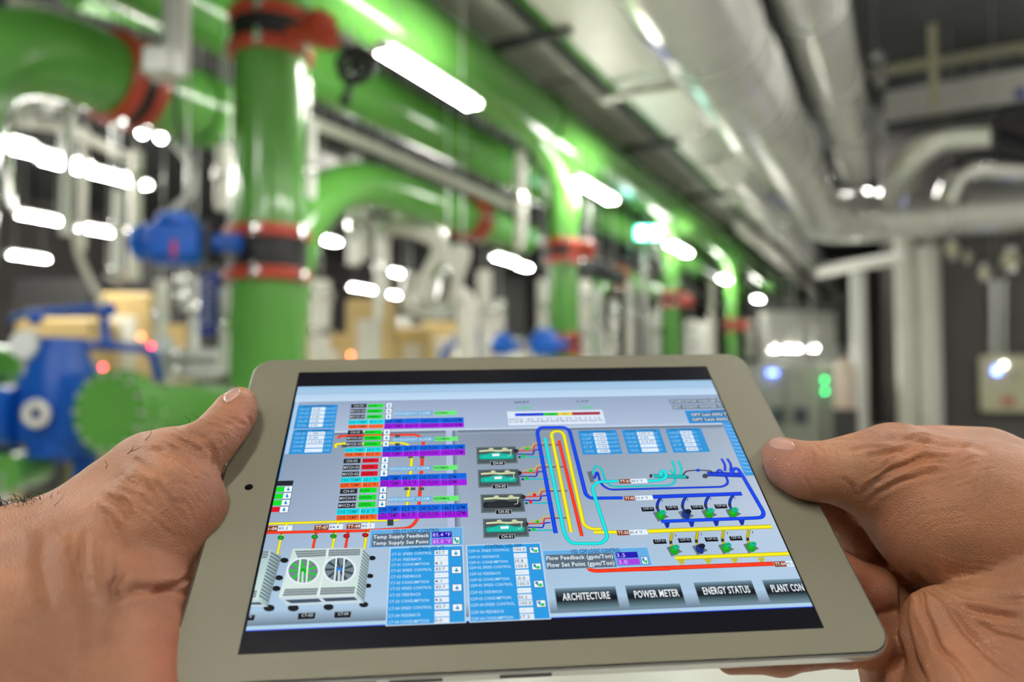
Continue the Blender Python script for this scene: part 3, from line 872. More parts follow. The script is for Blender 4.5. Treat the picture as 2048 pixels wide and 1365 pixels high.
# dark runs behind the mains, high in the room
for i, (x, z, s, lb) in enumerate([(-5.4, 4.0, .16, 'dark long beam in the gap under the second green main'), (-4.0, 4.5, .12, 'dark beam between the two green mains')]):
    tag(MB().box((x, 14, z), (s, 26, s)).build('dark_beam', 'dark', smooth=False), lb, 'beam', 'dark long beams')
tag(MB().box((-6.0, 14, 4.15), (.6, 26, .12)).build('cable_tray', 'steel', smooth=False), 'galvanised cable tray beyond the second green main, seen from below', 'cable tray')
# random far clutter standing in the left bays: pumps with pale tops
random.seed(11)
for i in range(14):
    px = 640 + i * 43 + random.uniform(-10, 10)
    d_ = 11 + (i % 3) * 1.7
    a = W(px, random.uniform(628, 690), d=d_)
    m = MB().lathe((a[0], a[1], 0), (0, 0, 1), [(0, .16), (a[2] * .6, .16), (a[2] * .62, .24), (a[2] * .8, .24), (a[2] * .9, .12), (a[2], .12)], 16)
    tag(m.build('standing_vessel', random.choice(['lagging', 'white', 'foil'])), 'pale standing vessel blurred among the pipes behind the tablet, no. from the left: %s' % ['first', 'second', 'third', 'fourth', 'fifth', 'sixth', 'seventh', 'eighth', 'ninth', 'tenth', 'eleventh', 'twelfth', 'thirteenth', 'fourteenth'][i], 'vessel', 'far pale vessels')
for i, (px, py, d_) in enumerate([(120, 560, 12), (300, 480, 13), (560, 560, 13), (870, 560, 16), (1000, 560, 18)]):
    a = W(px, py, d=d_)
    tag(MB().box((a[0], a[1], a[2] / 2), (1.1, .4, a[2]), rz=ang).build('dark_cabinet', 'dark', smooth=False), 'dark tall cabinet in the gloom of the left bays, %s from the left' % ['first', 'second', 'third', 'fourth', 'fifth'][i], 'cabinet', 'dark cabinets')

# rods and stands for the remaining hung or raised things
for o in list(COL.objects):
    nm = o.name.split('.')[0]
    if o.parent is None and o.name != 'overhead_pipe' and nm in ('pipe_glint', 'duct_fastener', 'chain_wheel', 'flexible_duct', 'exit_sign', 'side_duct', 'conduit_pipe', 'white_pipe', 'pressure_gauge', 'valve_actuator', 'hanging_banner', 'sprinkler_pipe', 'cable_bridge', 'box_beam', 'duct_bracket', 'hanger_bracket', 'blue_hose', 'control_box', 'lagged_flange', 'green_drum', 'black_motor', 'dark_beam', 'large_duct', 'overhead_pipe', 'cable_tray'):
        if o.type == 'EMPTY':
            p = np.array(o.location)
            if nm in ('overhead_pipe', 'large_duct', 'second_duct', 'side_duct', 'conduit_pipe', 'cable_tray'):
                for y in (3.4, 7.4, 11.4):
                    support(o, p * (1, 0, 1) + (0, y + p[1] * .6, 0))
            else:
                support(o, p)
        else:
            vs_ = o.data.vertices
            p = np.mean([v_.co[:] for v_ in vs_], 0)
            support(o, p)

# ---------------------------------------------------------------- the tablet
# pose of the screen plane in camera space (metres): x along the long side, y up the short side, origin at the display's top-left corner
TX = np.array([0.99588, 0.01152, -0.08999])
TYr = np.array([-0.0774, 0.58225, -0.80406])
TX /= np.linalg.norm(TX)
TY = TYr - TX * np.dot(TX, TYr)
TY /= np.linalg.norm(TY)
TZ = np.cross(TX, TY)
TO = np.array([-100.308, -14.7166, -379.1])
TR = np.stack([TX, TY, TZ], 1)             # tablet local (mm) -> camera (mm)
TCAM = -TR.T @ TO                          # lens position in tablet coordinates, mm
TMAT = CM @ (Matrix.Translation(tuple(TO / 1000)) @ Matrix([list(r) + [0] for r in TR] + [[0, 0, 0, 1]]))


def T(px, py, z=0.0):
    """tablet-local mm of a photo pixel on the plane z mm above the glass"""
    dr = TR.T @ np.array([(px - 1024) / F, -(py - 682.5) / F, -1.0])
    return TCAM + dr * ((z - TCAM[2]) / dr[2])


def depth_at(p):
    return -(TR @ np.array(p) + TO)[2]


tab = thing('tablet', 'white tablet computer held in both hands, showing a chiller plant control screen', 'tablet', (0, 0, 0))
tab.matrix_world = TMAT
SW, SH = 197.0, 148.0
BX0, BX1, BY0, BY1 = -21.5, 218.5, -158.6, 10.6


def local_obj(name, v, f, mats, parent, smooth=False, ang_=35):
    me = bpy.data.meshes.new(name)
    me.from_pydata([tuple(np.array(p) / 1000.0) for p in v], [], f)
    for q in (mats if isinstance(mats, list) else [mats]):
        me.materials.append(M[q] if isinstance(q, str) else q)
    o = bpy.data.objects.new(name, me)
    COL.objects.link(o)
    o.parent = parent
    if smooth:
        me.polygons.foreach_set('use_smooth', [True] * len(me.polygons))
        me.set_sharp_from_angle(angle=math.radians(ang_))
    return o


def rrect(x0, x1, y0, y1, r, n=10):
    out = []
    for cx, cy, a0 in ((x1 - r, y1 - r, 0), (x0 + r, y1 - r, 90), (x0 + r, y0 + r, 180), (x1 - r, y0 + r, 270)):
        for i in range(n + 1):
            a = math.radians(a0 + 90 * i / n)
            out.append((cx + r * math.cos(a), cy + r * math.sin(a)))
    return out


def loft(rings):
    v, f = [], []
    n = len(rings[0][0])
    for pts, z in rings:
        v += [(x, y, z) for x, y in pts]
    for k in range(len(rings) - 1):
        for i in range(n):
            j = (i + 1) % n
            f.append((k * n + i, k * n + j, (k + 1) * n + j, (k + 1) * n + i))
    return v, f, n


# aluminium shell
rr = lambda k, r: rrect(BX0 + k, BX1 - k, BY0 + k, BY1 - k, r)
v, f, n = loft([(rr(3.2, 7), -7.4), (rr(1.0, 9), -5.6), (rr(0.0, 9.5), -3.6), (rr(0.0, 9.5), -0.9), (rr(0.55, 9), -0.25), (rr(1.1, 8.6), -0.9)])
f.append(tuple(reversed(range(n))))
f.append(tuple(5 * n + i for i in range(n)))
f = [tuple(reversed(q)) for q in f]
shell = local_obj('back_shell', v, f, 'alu', tab, True)
# white front glass with a display opening
outer = rrect(BX0 + 1.0, BX1 - 1.0, BY0 + 1.0, BY1 - 1.0, 8.6, 10)
inner = []
for cx, cy in ((SW, 0), (0, 0), (0, -SH), (SW, -SH)):
    inner += [(cx, cy)] * 11
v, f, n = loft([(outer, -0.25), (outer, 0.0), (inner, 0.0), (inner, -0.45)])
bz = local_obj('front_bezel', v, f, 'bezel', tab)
# front camera in the left bezel
v = [( -9.8 + 1.6 * math.cos(q), -73.7 + 1.6 * math.sin(q), .03) for q in np.linspace(0, 2 * math.pi, 24, endpoint=False)]
local_obj('front_camera', v, [tuple(range(24))], 'lens', tab)
# home button, under the right thumb's side
v, f = [], []
for k, r in enumerate((6.3, 5.8)):
    v += [(208 + r * math.cos(q), -74 + r * math.sin(q), .03 if k else .01) for q in np.linspace(0, 2 * math.pi, 32, endpoint=False)]
f = [(i, (i + 1) % 32, 32 + (i + 1) % 32, 32 + i) for i in range(32)]
# dark reflections on the long edge facing the viewer, painted as flat strips
v, f = [], []
for px in (700, 832, 1052):
    x = T(px, 1350, -2)[0]
    k = len(v)
    y = BY0 - .05
    w = 8.5
    v += [(x - w, y, -3.6), (x + w, y, -3.6), (x + w, y, -1.6), (x - w, y, -1.6)]
    f.append((k, k + 1, k + 2, k + 3))
local_obj('edge_reflections', v, f, 'dark', tab)

# ---------------------------------------------------------------- what the display shows
CROPS = {1: (480, 720, .25640), 2: (480, 1000, .25640), 3: (940, 780, .16848), 4: (900, 1000, .21484), 5: (1240, 900, .20508), 6: (1140, 740, .20508), 7: (560, 780, .19531), 8: (1350, 1150, .24414), 0: (0, 0, 1.0)}


class UI:
    def __init__(s):
        s.v, s.f, s.c = [], [], []
        s.L = 0
        s.k = 0

    def q(s, x, y):
        ox, oy, sc = CROPS[s.k]
        p = T(ox + x * sc, oy + y * sc, 0)
        return p[0], p[1]

    def mm(s, pts, col, cols=None):
        """polygon given in display millimetres, clipped to the shown page"""
        z = -0.30 + s.L * 0.004
        pts = [(min(max(x, XL), XR), y) for x, y in pts]
        o = len(s.v)
        s.v += [(x, y, z) for x, y in pts]
        s.f.append(tuple(range(o, o + len(pts))))
        s.c += [c for c in (cols or [col] * len(pts))]

    def rect(s, x0, y0, x1, y1, col, col2=None, border=None, bw=.35):
        """axis-aligned page rectangle from its top-left and bottom-right crop points"""
        a, b = s.q(x0, y0), s.q(x1, y1)
        if border:
            s.mm([(a[0] - bw, b[1] - bw), (b[0] + bw, b[1] - bw), (b[0] + bw, a[1] + bw), (a[0] - bw, a[1] + bw)], border)
            s.L += 1
        s.mm([(a[0], b[1]), (b[0], b[1]), (b[0], a[1]), (a[0], a[1])], col, None if col2 is None else [col2, col2, col, col])
        if border:
            s.L -= 1
        return a[0], a[1], b[0], b[1]

    def poly(s, pts, col, cols=None):
        s.mm([s.q(*p) for p in pts], col, cols)

    def line(s, pts, w, col, r=None, shade=True):
        """a pipe drawn on the page: w = width in crop units (vertical measure), rounded corners"""
        P = [np.array(s.q(*p)) for p in pts]
        if r is None:
            r = 2.4
        P3 = bend([np.array([p[0], p[1], 0]) for p in P], r, 6)
        P = [p[:2] for p in P3]
        ox, oy, sc = CROPS[s.k]
        x, y = pts[len(pts) // 2]
        flat = abs(pts[1][0] - pts[0][0]) > abs(pts[1][1] - pts[0][1]) and len(pts) < 4
        h = abs(np.linalg.norm(np.array(s.q(x + w * (not flat), y + w * flat)) - np.array(s.q(x, y)))) / 2
        z = -0.30 + s.L * 0.004
        o = len(s.v)
        N = len(P)
        dk = tuple(int(c * .62) for c in col)
        lt = tuple(min(255, int(c * 1.0 + 12)) for c in col)
        for i in range(N):
            t = P[min(i + 1, N - 1)] - P[max(i - 1, 0)]
            t = t / (np.linalg.norm(t) + 1e-9)
            nn = np.array([-t[1], t[0]])
            for kx, cc in ((1, dk), (.55, col), (0, lt), (-.55, col), (-1, dk)):
                p = P[i] + nn * h * kx
                s.v.append((min(max(p[0], XL), XR), p[1], z))
                s.c.append(cc if shade else col)
        for i in range(N - 1):
            for j in range(4):
                a = o + i * 5 + j
                s.f.append((a, a + 5, a + 6, a + 1))

    def ell(s, cx, cy, rx, ry, col, n=20, inner=0.0, col2=None):
        pts = [s.q(cx + rx * math.cos(2 * math.pi * i / n), cy + ry * math.sin(2 * math.pi * i / n)) for i in range(n)]
        if not inner:
            c0 = s.q(cx, cy)
            z = -0.30 + s.L * 0.004
            o = len(s.v)
            s.v.append((c0[0], c0[1], z))
            s.c.append(col2 or col)
            for p in pts:
                s.v.append((min(max(p[0], XL), XR), p[1], z))
                s.c.append(col)
            for i in range(n):
                s.f.append((o, o + 1 + (i + 1) % n, o + 1 + i))
            return
        p2 = [s.q(cx + inner * rx * math.cos(2 * math.pi * i / n), cy + inner * ry * math.sin(2 * math.pi * i / n)) for i in range(n)]
        for i in range(n):
            j = (i + 1) % n
            s.mm([p2[i], pts[i], pts[j], p2[j]], col)

    def text(s, body, x0, y0, x1, y1, col, bold=0.0, align='L', aspect=None, mm=None, serif=False):
        """words fitted into a crop box (top-left, bottom-right); capitals fill its height"""
        if mm:
            a, b = (mm[0], mm[1]), (mm[2], mm[3])
        else:
            a, b = s.q(x0, y0), s.q(x1, y1)
        V, Fc, w, h, y_off = glyphs(body, bold, serif)
        H = a[1] - b[1]
        sy = H / h
        sx = (b[0] - a[0]) / w
        if aspect:
            sx = min(sx, sy * aspect)
        ox = a[0]
        if align == 'C':
            ox = (a[0] + b[0]) / 2 - w * sx / 2
        z = -0.30 + s.L * 0.004
        o = len(s.v)
        keep = [ox + p[0] * sx for p in V]
        s.v += [(ox + p[0] * sx, b[1] + (p[1] - y_off) * sy, z) for p in V]
        s.c += [col] * len(V)
        s.f += [tuple(i + o for i in q) for q in Fc if max(keep[i] for i in q) < XR + .1 and min(keep[i] for i in q) > XL]


GC = {}


def glyphs(body, bold, serif):
    key = (body, bold, serif)
    if key in GC:
        return GC[key]
    cu = bpy.data.curves.new('t', 'FONT')
    cu.body = body
    cu.size = 1
    cu.offset = bold
    cu.resolution_u = 2
    cu.space_character = 1.08
    ob = bpy.data.objects.new('t', cu)
    COL.objects.link(ob)
    bpy.context.view_layer.update()
    me = bpy.data.meshes.new_from_object(ob.evaluated_get(bpy.context.evaluated_depsgraph_get()))
    V = [(p.co.x, p.co.y) for p in me.vertices]
    Fc = [tuple(p.vertices) for p in me.polygons]
    # make faces look up
    bpy.data.objects.remove(ob)
    bpy.data.curves.remove(cu)
    bpy.data.meshes.remove(me)
    xs = [p[0] for p in V]
    x0 = min(xs)
    V = [(p[0] - x0, p[1]) for p in V]
    if serif:
        V2, F2 = list(V), list(Fc)
        # bracketed slab feet where a glyph meets the base line or the cap line
        top = max(p[1] for p in V)
        for yb_, sg in ((0.0, 1), (top, -1)):
            pts = sorted({round(p[0], 3) for p in V if abs(p[1] - yb_) < .012})
            runs = []
            for x in pts:
                if runs and x - runs[-1][1] < .17:
                    runs[-1][1] = x
                else:
                    runs.append([x, x])
            for a, b in runs:
                if .04 < b - a < .2:
                    o = len(V2)
                    V2 += [(a - .06, yb_), (b + .06, yb_), (b + .06, yb_ + sg * .045), (a - .06, yb_ + sg * .045)]
                    F2.append((o, o + 1, o + 2, o + 3))
        V, Fc = V2, F2
    w = max(p[0] for p in V)
    caps = .69 if any(ch.isupper() or ch.isdigit() for ch in body) else .5
    r = (V, Fc, max(w, .05), caps, 0.0)
    GC[key] = r
    return r


ui = UI()
ui.k = 0
XL, XR = -1e9, 1e9
XL_, XR_ = 0.9, SW - 0.55
ytop = T(1424, 759.5)[1]
ybot = (T(489, 1261.5)[1] + T(1618, 1212)[1]) / 2
XL, XR = 0.0, SW
ui.mm([(0, -SH), (SW, -SH), (SW, 0), (0, 0)], (9, 10, 16))
XL, XR = XL_, XR_
WHITE, BLACK, PANEL, SKY = (238, 244, 250), (18, 20, 26), (38, 142, 214), (110, 172, 220)
BG, BG2 = (166, 184, 208), (178, 196, 218)
ui.L = 1
ui.mm([(XL, ybot - .35), (XR, ybot - .35), (XR, ybot), (XL, ybot)], (20, 60, 220))
ui.mm([(XR - .0, ybot), (XR + .5, ybot), (XR + .5, ytop), (XR, ytop)], (20, 80, 230))
yh1, yh2, yl = T(600, 787.5)[1], T(600, 803.5)[1], T(1000, 858)[1]
ui.mm([(XL, yh1), (XR, yh1), (XR, ytop), (XL, ytop)], 0, [(166, 198, 226)] * 2 + [(150, 190, 222)] * 2)
ui.mm([(XL, yh2), (XR, yh2), (XR, yh1 - .25), (XL, yh1 - .25)], 0, [(190, 216, 240)] * 2 + [(176, 204, 232)] * 2)
ui.mm([(XL, yh1 - .25), (XR, yh1 - .25), (XR, yh1), (XL, yh1)], (120, 160, 196))
ui.mm([(XL, yl), (XR, yl), (XR, yh2), (XL, yh2)], 0, [(172, 190, 214)] * 2 + [(148, 166, 194)] * 2)
xm = T(1000, 950)[0]
for (xa, xb, ca, cb) in ((XL, xm * .5, (150, 168, 192), (166, 184, 206)), (xm * .5, xm, (166, 184, 206), (150, 166, 186)), (xm, XR - 30, (150, 166, 186), (168, 186, 206)), (XR - 30, XR, (168, 186, 206), (186, 200, 220))):
    ym = (yl + ybot) / 2
    ui.mm([(xa, ym), (xb, ym), (xb, yl), (xa, yl)], 0, [ca, cb, tuple(int(c * .86) for c in cb), tuple(int(c * .86) for c in ca)])
    ui.mm([(xa, ybot), (xb, ybot), (xb, ym), (xa, ym)], 0, [(168, 200, 226)] * 2 + [cb, ca])
ui.L = 2
# divider strip with its shade, post
ui.k = 1
xa = ui.q(740, 545)[0]
ui.k = 6
xb = ui.q(1478, 515)[0]
ui.mm([(xa, yl - .2), (xb, yl - .2), (xb, yl + 1.0), (xa, yl + 1.0)], (190, 206, 228))
ui.mm([(xa, yl - 2.6), (xb, yl - 2.6), (xb, yl - .2), (xa, yl - .2)], 0, [(150, 166, 188)] * 2 + [(86, 98, 116)] * 2)
ui.L = 3
ui.k = 1
x1, x2 = ui.q(1605, 545)[0], ui.q(1655, 545)[0]
y2_ = ui.q(1605, 1312)[1]
ui.mm([(x1, y2_), (x2, y2_), (x2, yl - .2), (x1, yl - .2)], (178, 188, 218))
ui.mm([(x2, y2_), (x2 + 2.4, y2_), (x2 + 2.4, yl - .2), (x2, yl - .2)], 0, [(96, 110, 130), (152, 168, 190), (152, 168, 190), (96, 110, 130)])
# lower page band
ui.k = 2
ya, yb_ = ui.q(45, 985)[1], ui.q(40, 960)[1]
ui.mm([(XL, ybot), (XR, ybot), (XR, ya), (XL, ya)], (172, 206, 230))
ui.mm([(XL, ya), (XR, ya), (XR, ya + 6), (XL, ya + 6)], 0, [(104, 124, 142)] * 2 + [(168, 196, 220)] * 2)
ui.L = 4
# left strips
ui.k = 7
xa, xb = XL, ui.q(160, 155)[0]
ui.mm([(xa, ui.q(20, 920)[1]), (xb - .4, ui.q(20, 920)[1]), (xb - .4, yh2), (xa, yh2)], (44, 146, 218))
ui.mm([(xb - .4, ui.q(35, 655)[1]), (xb + 1.2, ui.q(35, 655)[1]), (xb + 1.2, yh2), (xb - .4, yh2)], (176, 198, 224))
# pipes of the left diagram (drawn first)
Yc, Rc, Bc, Cc = (238, 228, 20), (255, 52, 16), (6, 66, 232), (18, 222, 222)
ui.L = 5
ui.k = 1
ui.line([(748, 682), (742, 655), (800, 651), (1290, 645), (1345, 690), (1332, 860), (1298, 1170)], 26, Yc)
ui.line([(1298, 1170), (1292, 1210), (1235, 1246), (800, 1258), (215, 1277)], 26, Yc)
ui.L = 6
ui.line([(768, 612), (775, 592), (1385, 580), (1432, 625), (1420, 800), (1388, 1240), (1328, 1310), (1000, 1330), (200, 1346)], 26, Rc)
ui.k = 2
for pts, c in [([(365, 185), (345, 225), (320, 290), (290, 425)], Yc), ([(768, 168), (748, 240), (715, 385)], Yc), ([(1008, 162), (992, 240), (968, 380)], Yc),
               ([(600, 240), (585, 290), (568, 382)], Rc), ([(850, 232), (836, 290), (822, 378)], Rc)]:
    ui.L = 7 if c == Rc else 5
    ui.line(pts, 22, c)
ui.L = 8
for x, y, c in [(317, 290, (20, 190, 40)), (582, 284, (20, 190, 40)), (728, 278, (20, 190, 40)), (830, 277, (225, 20, 30)), (977, 270, (225, 20, 30))]:
    ui.ell(x, y + 3, 26, 18, tuple(int(k * .5) for k in c), col2=c)
    ui.rect(x + 2, y - 32, x + 12, y - 20, (60, 80, 60))
for x, y in [(1172, 185), (1172, 160)]:
    ui.rect(x - 22, y - 14, x + 24, y + 14, (52, 60, 64))
ui.k = 1
for x, y in [(1228, 590), (1228, 655), (812, 668), (1330, 752), (1420, 752), (1300, 1002), (1350, 1002), (1418, 1002)]:
    ui.rect(x - 18, y - 8, x + 18, y + 12, (70, 84, 88))


def arrow(x0, y0, x1, y1, green=False):
    ui.rect(x0, y0, x1, y1, (236, 244, 250), border=(70, 100, 120), bw=.22)
    ui.L += 2
    w, h = x1 - x0, y1 - y0
    c = (24, 140, 200)
    if green:
        ui.poly([(x0 + w * .15, y0 + h * .1), (x0 + w * .45, y0 + h * .1), (x0 + w * .45, y0 + h * .8), (x0 + w * .15, y0 + h * .45)], c)
        ui.rect(x0 + w * .5, y0 + h * .42, x0 + w * .88, y0 + h * .9, (30, 200, 60))
        ui.poly([(x0 + w * .3, y0 + h * .62), (x0 + w * .6, y0 + h * .62), (x0 + w * .45, y0 + h * .9)], c)
    else:
        ui.rect(x0 + w * .42, y0 + h * .2, x0 + w * .58, y0 + h * .55, c)
        ui.L += 1
        ui.poly([(x0 + w * .24, y0 + h * .62), (x0 + w * .5, y0 + h * .38), (x0 + w * .76, y0 + h * .62), (x0 + w * .5, y0 + h * .86)], c)
        ui.L -= 1
    ui.L -= 2


# chiller status groups
GRN, REDS = (10, 222, 34), (216, 14, 40)
groups = [
    ('04', [(868, 343, 985, 370), (862, 383, 977, 412), (858, 427, 972, 455)], [(1000, 343, 1117, 368, 'RUN'), (992, 383, 1113, 411, 'OPEN'), (990, 427, 1110, 455, 'OPEN')],
     [(1143, 335, 1183, 370), (1140, 377, 1180, 415), (1138, 420, 1178, 460)], (1205, 402, 1502, 430), (1518, 398, 1690, 425),
     (847, 468, 1125, 497, '42.3 °F'), (1130, 458, 1746, 488, '---', '1,442.6 GPM'), (847, 505, 1118, 529, '---'), (1127, 494, 1748, 524, '86.6 °F', '1,383.8 GPM')),
    ('03', [(843, 548, 955, 577), (833, 593, 953, 622), (828, 640, 950, 670)], [(975, 548, 1105, 575, 'RUN'), (970, 590, 1102, 622, 'OPEN'), (967, 637, 1097, 670, 'OPEN')],
     [(1123, 540, 1168, 578), (1120, 585, 1165, 625), (1117, 632, 1160, 672)], (1195, 605, 1513, 632), (1518, 600, 1700, 628),
     (820, 685, 1108, 715, '44.5 °F'), (1115, 670, 1757, 703, '54.9 °F', '1,380.1 GPM'), (817, 722, 1100, 748, '85.2 °F'), (1112, 708, 1758, 741, '82.9 °F', '1,423.2 GPM')),
    ('02', [(810, 770, 938, 802), (805, 820, 930, 853), (797, 872, 925, 905)], [(957, 768, 1080, 797, 'STOP'), (950, 815, 1075, 850, 'CLOSE'), (945, 868, 1072, 902, 'CLOSE')],
     [(1108, 757, 1155, 800), (1103, 805, 1150, 852), (1097, 857, 1148, 905)], (1170, 832, 1497, 860), (1507, 823, 1698, 855),
     (788, 917, 1088, 950, '63.1 °F'), (1095, 898, 1768, 935, '64.3 °F', '0.1 GPM'), (783, 958, 1082, 990, '76.2 °F'), (1095, 938, 1770, 975, '76.3 °F', '0.0 GPM')),
    ('01', [(783, 1005, 912, 1040), (775, 1060, 905, 1095), (767, 1115, 900, 1152)], [(935, 998, 1065, 1032, 'RUN'), (928, 1052, 1060, 1088, 'OPEN'), (922, 1108, 1055, 1145, 'OPEN')],
     [(1093, 990, 1140, 1032), (1088, 1043, 1137, 1087), (1083, 1098, 1133, 1145)], (1158, 1070, 1500, 1100), (1510, 1062, 1707, 1097),
     (758, 1162, 1075, 1200, '43.8 °F'), (1080, 1138, 1777, 1178, '53.5 °F', '1,467.5 GPM'), (755, 1210, 1067, 1242, '84.8 °F'), (1078, 1181, 1780, 1225, '86.3 °F', '1,415.2 GPM'))]
BAND = 9


def mmtext(body, x0, x1, y0, y1, col, bold=.012, align='L'):
    ui.text(body, 0, 0, 0, 0, col, bold, align, mm=(x0, y1, x1, y0))


for g, tags, stats, icons, al, nm, r1, r2, r3, r4 in groups:
    for (x0, y0, x1, y1), w in zip(tags, ('CH-' + g, 'MVCH-' + g, 'MVCD-' + g)):
        ui.L = BAND
        a = ui.rect(x0, y0, x1, y1, (34, 38, 46))
        ui.L = BAND + 3
        k = .18 if len(w) < 6 else .04
        W_, H_ = a[2] - a[0], a[1] - a[3]
        mmtext(w, a[0] + W_ * k, a[2] - W_ * k, a[3] + H_ * .24, a[1] - H_ * .24, (190, 200, 206))
    for (x0, y0, x1, y1, w) in stats:
        ui.L = BAND
        a = ui.rect(x0, y0, x1, y1, GRN if w in ('RUN', 'OPEN') else REDS)
        ui.L = BAND + 3
        W_, H_ = a[2] - a[0], a[1] - a[3]
        mmtext(w, a[0] + W_ * .03, a[0] + W_ * (.55 if w == 'RUN' else .72), a[3] + H_ * .22, a[1] - H_ * .22, (4, 96, 40) if w in ('RUN', 'OPEN') else (120, 6, 20))
    for q in icons:
        ui.L = BAND
        arrow(*q)
    ui.L = BAND
    a = ui.rect(*al, (112, 170, 214))
    ui.L = BAND + 3
    H_ = a[1] - a[3]
    mmtext('REFRIGERANT ALARM :', a[0] + .1, a[2] - .3, a[3] + H_ * .25, a[1] - H_ * .2, (196, 226, 244), .004)
    ui.L = BAND
    a = ui.rect(*nm, (104, 232, 116))
    ui.L = BAND + 3
    H_ = a[1] - a[3]
    mmtext('NORMAL', a[0] + .2, a[0] + (a[2] - a[0]) * .64, a[3] + H_ * .28, a[1] - H_ * .2, (8, 110, 30))
    ui.L = BAND
    for (q, bgc, fg, w1) in ((r1, (22, 214, 226), (10, 130, 150), 'CHS TEMP'), (r3, (238, 98, 40), (120, 36, 10), 'CDR TEMP')):
        a = ui.rect(*q[:4], bgc)
        H_, W_ = a[1] - a[3], a[2] - a[0]
        ui.L = BAND + 3
        mmtext(w1, a[0] + .2, a[0] + W_ * .5, a[3] + H_ * .25, a[1] - H_ * .22, fg)
        mmtext(q[4], a[0] + W_ * .58, a[0] + W_ * (.92 if q[4] != '---' else .66), a[3] + H_ * .25, a[1] - H_ * (.22 if q[4] != '---' else .6), fg)
        ui.L = BAND + 2
        xx = a[0] + W_ * .56
        ui.mm([(xx, a[3]), (xx + .16, a[3]), (xx + .16, a[1]), (xx, a[1])], (200, 230, 236))
        ui.L = BAND
    for (q, bgc, fg, w1, w2) in ((r2, (6, 100, 222), (4, 36, 120), 'CHR TEMP', 'CHR FLOW'), (r4, (160, 22, 222), (70, 6, 120), 'CDS TEMP', 'CDS FLOW')):
        a = ui.rect(*q[:4], bgc)
        H_, W_ = a[1] - a[3], a[2] - a[0]
        ui.L = BAND + 3
        mmtext(w1, a[0] + .2, a[0] + W_ * .22, a[3] + H_ * .25, a[1] - H_ * .22, fg)
        mmtext(q[4], a[0] + W_ * .26, a[0] + W_ * (.41 if q[4] != '---' else .3), a[3] + H_ * .25, a[1] - H_ * (.22 if q[4] != '---' else .6), fg)
        mmtext(w2, a[0] + W_ * .45, a[0] + W_ * .67, a[3] + H_ * .25, a[1] - H_ * .22, fg)
        mmtext(q[5], a[0] + W_ * .71, a[0] + W_ * (.97 if len(q[5]) > 8 else .88), a[3] + H_ * .25, a[1] - H_ * .22, fg)
        ui.L = BAND + 2
        for kx in (.25, .44, .70):
            xx = a[0] + W_ * kx
            ui.mm([(xx, a[3]), (xx + .14, a[3]), (xx + .14, a[1]), (xx, a[1])], tuple(min(255, c + 50) for c in bgc))
        ui.L = BAND
# partial list at the left margin
ui.k = 1
ui.L = BAND
ui.rect(200, 945, 410, 977, (28, 30, 36))
for (x0, y0, x1, y1, c) in [(240, 990, 343, 1026, GRN), (240, 1043, 332, 1080, GRN), (230, 1095, 321, 1133, GRN), (215, 1147, 309, 1184, REDS)]:
    ui.rect(x0, y0, x1, y1, c)
for q in [(350, 985, 401, 1027), (340, 1037, 393, 1080), (329, 1090, 382, 1134), (315, 1143, 370, 1187)]:
    arrow(*q)
# temperature tags
for k, x0, y0, x1, y1, xv, yv, w, val in [(2, 185, 205, 290, 242, 403, 236, 'TT-06', '85.2'), (2, 583, 195, 690, 232, 800, 227, 'TT-07', '84.4'), (2, 833, 187, 942, 222, 1048, 217, 'TT-08', '85.1'),
                                          (6, 475, 1065, 598, 1105, 760, 1099, 'TT-01', '48.0 °F'), (6, 523, 1230, 643, 1271, 815, 1262, 'TT-02', '53.4 °F'),
                                          (4, 1550, 283, 1675, 326, 1845, 318, 'TT-03', '85.4 °F'), (5, 1495, 1088, 1632, 1136, 1800, 1130, 'TT-04', '92.1 °F')]:
    ui.k = k
    ui.L = BAND + 4
    a = ui.rect(x0, y0, x1, y1, (132, 58, 22))
    p = ui.q(xv, yv)
    ui.mm([(a[2], a[3]), (p[0], a[3]), (p[0], a[1]), (a[2], a[1])], (226, 238, 250))
    ui.L = BAND + 6
    H_ = a[1] - a[3]
    mmtext(w, a[0] + .4, a[2] - .3, a[3] + H_ * .24, a[1] - H_ * .2, (240, 232, 226), .02)
    mmtext(val, a[2] + .3, a[2] + (p[0] - a[2]) * .72, a[3] + H_ * .26, a[1] - H_ * .26, (20, 90, 140), .012)

# cooling towers
ui.k = 2
ui.L = 9
for (x, y, s) in [(415, 842, 46), (690, 835, 42), (965, 815, 38), (345, 470, 34), (303, 606, 34), (282, 690, 36), (1030, 452, 30), (1012, 592, 30), (996, 668, 30), (226, 842, 46)]:
    ui.ell(x, y, s, s * .62, (10, 12, 16), n=8)
ui.L = 10
W1, W2, W3 = (206, 226, 222), (160, 184, 184), (232, 240, 244)
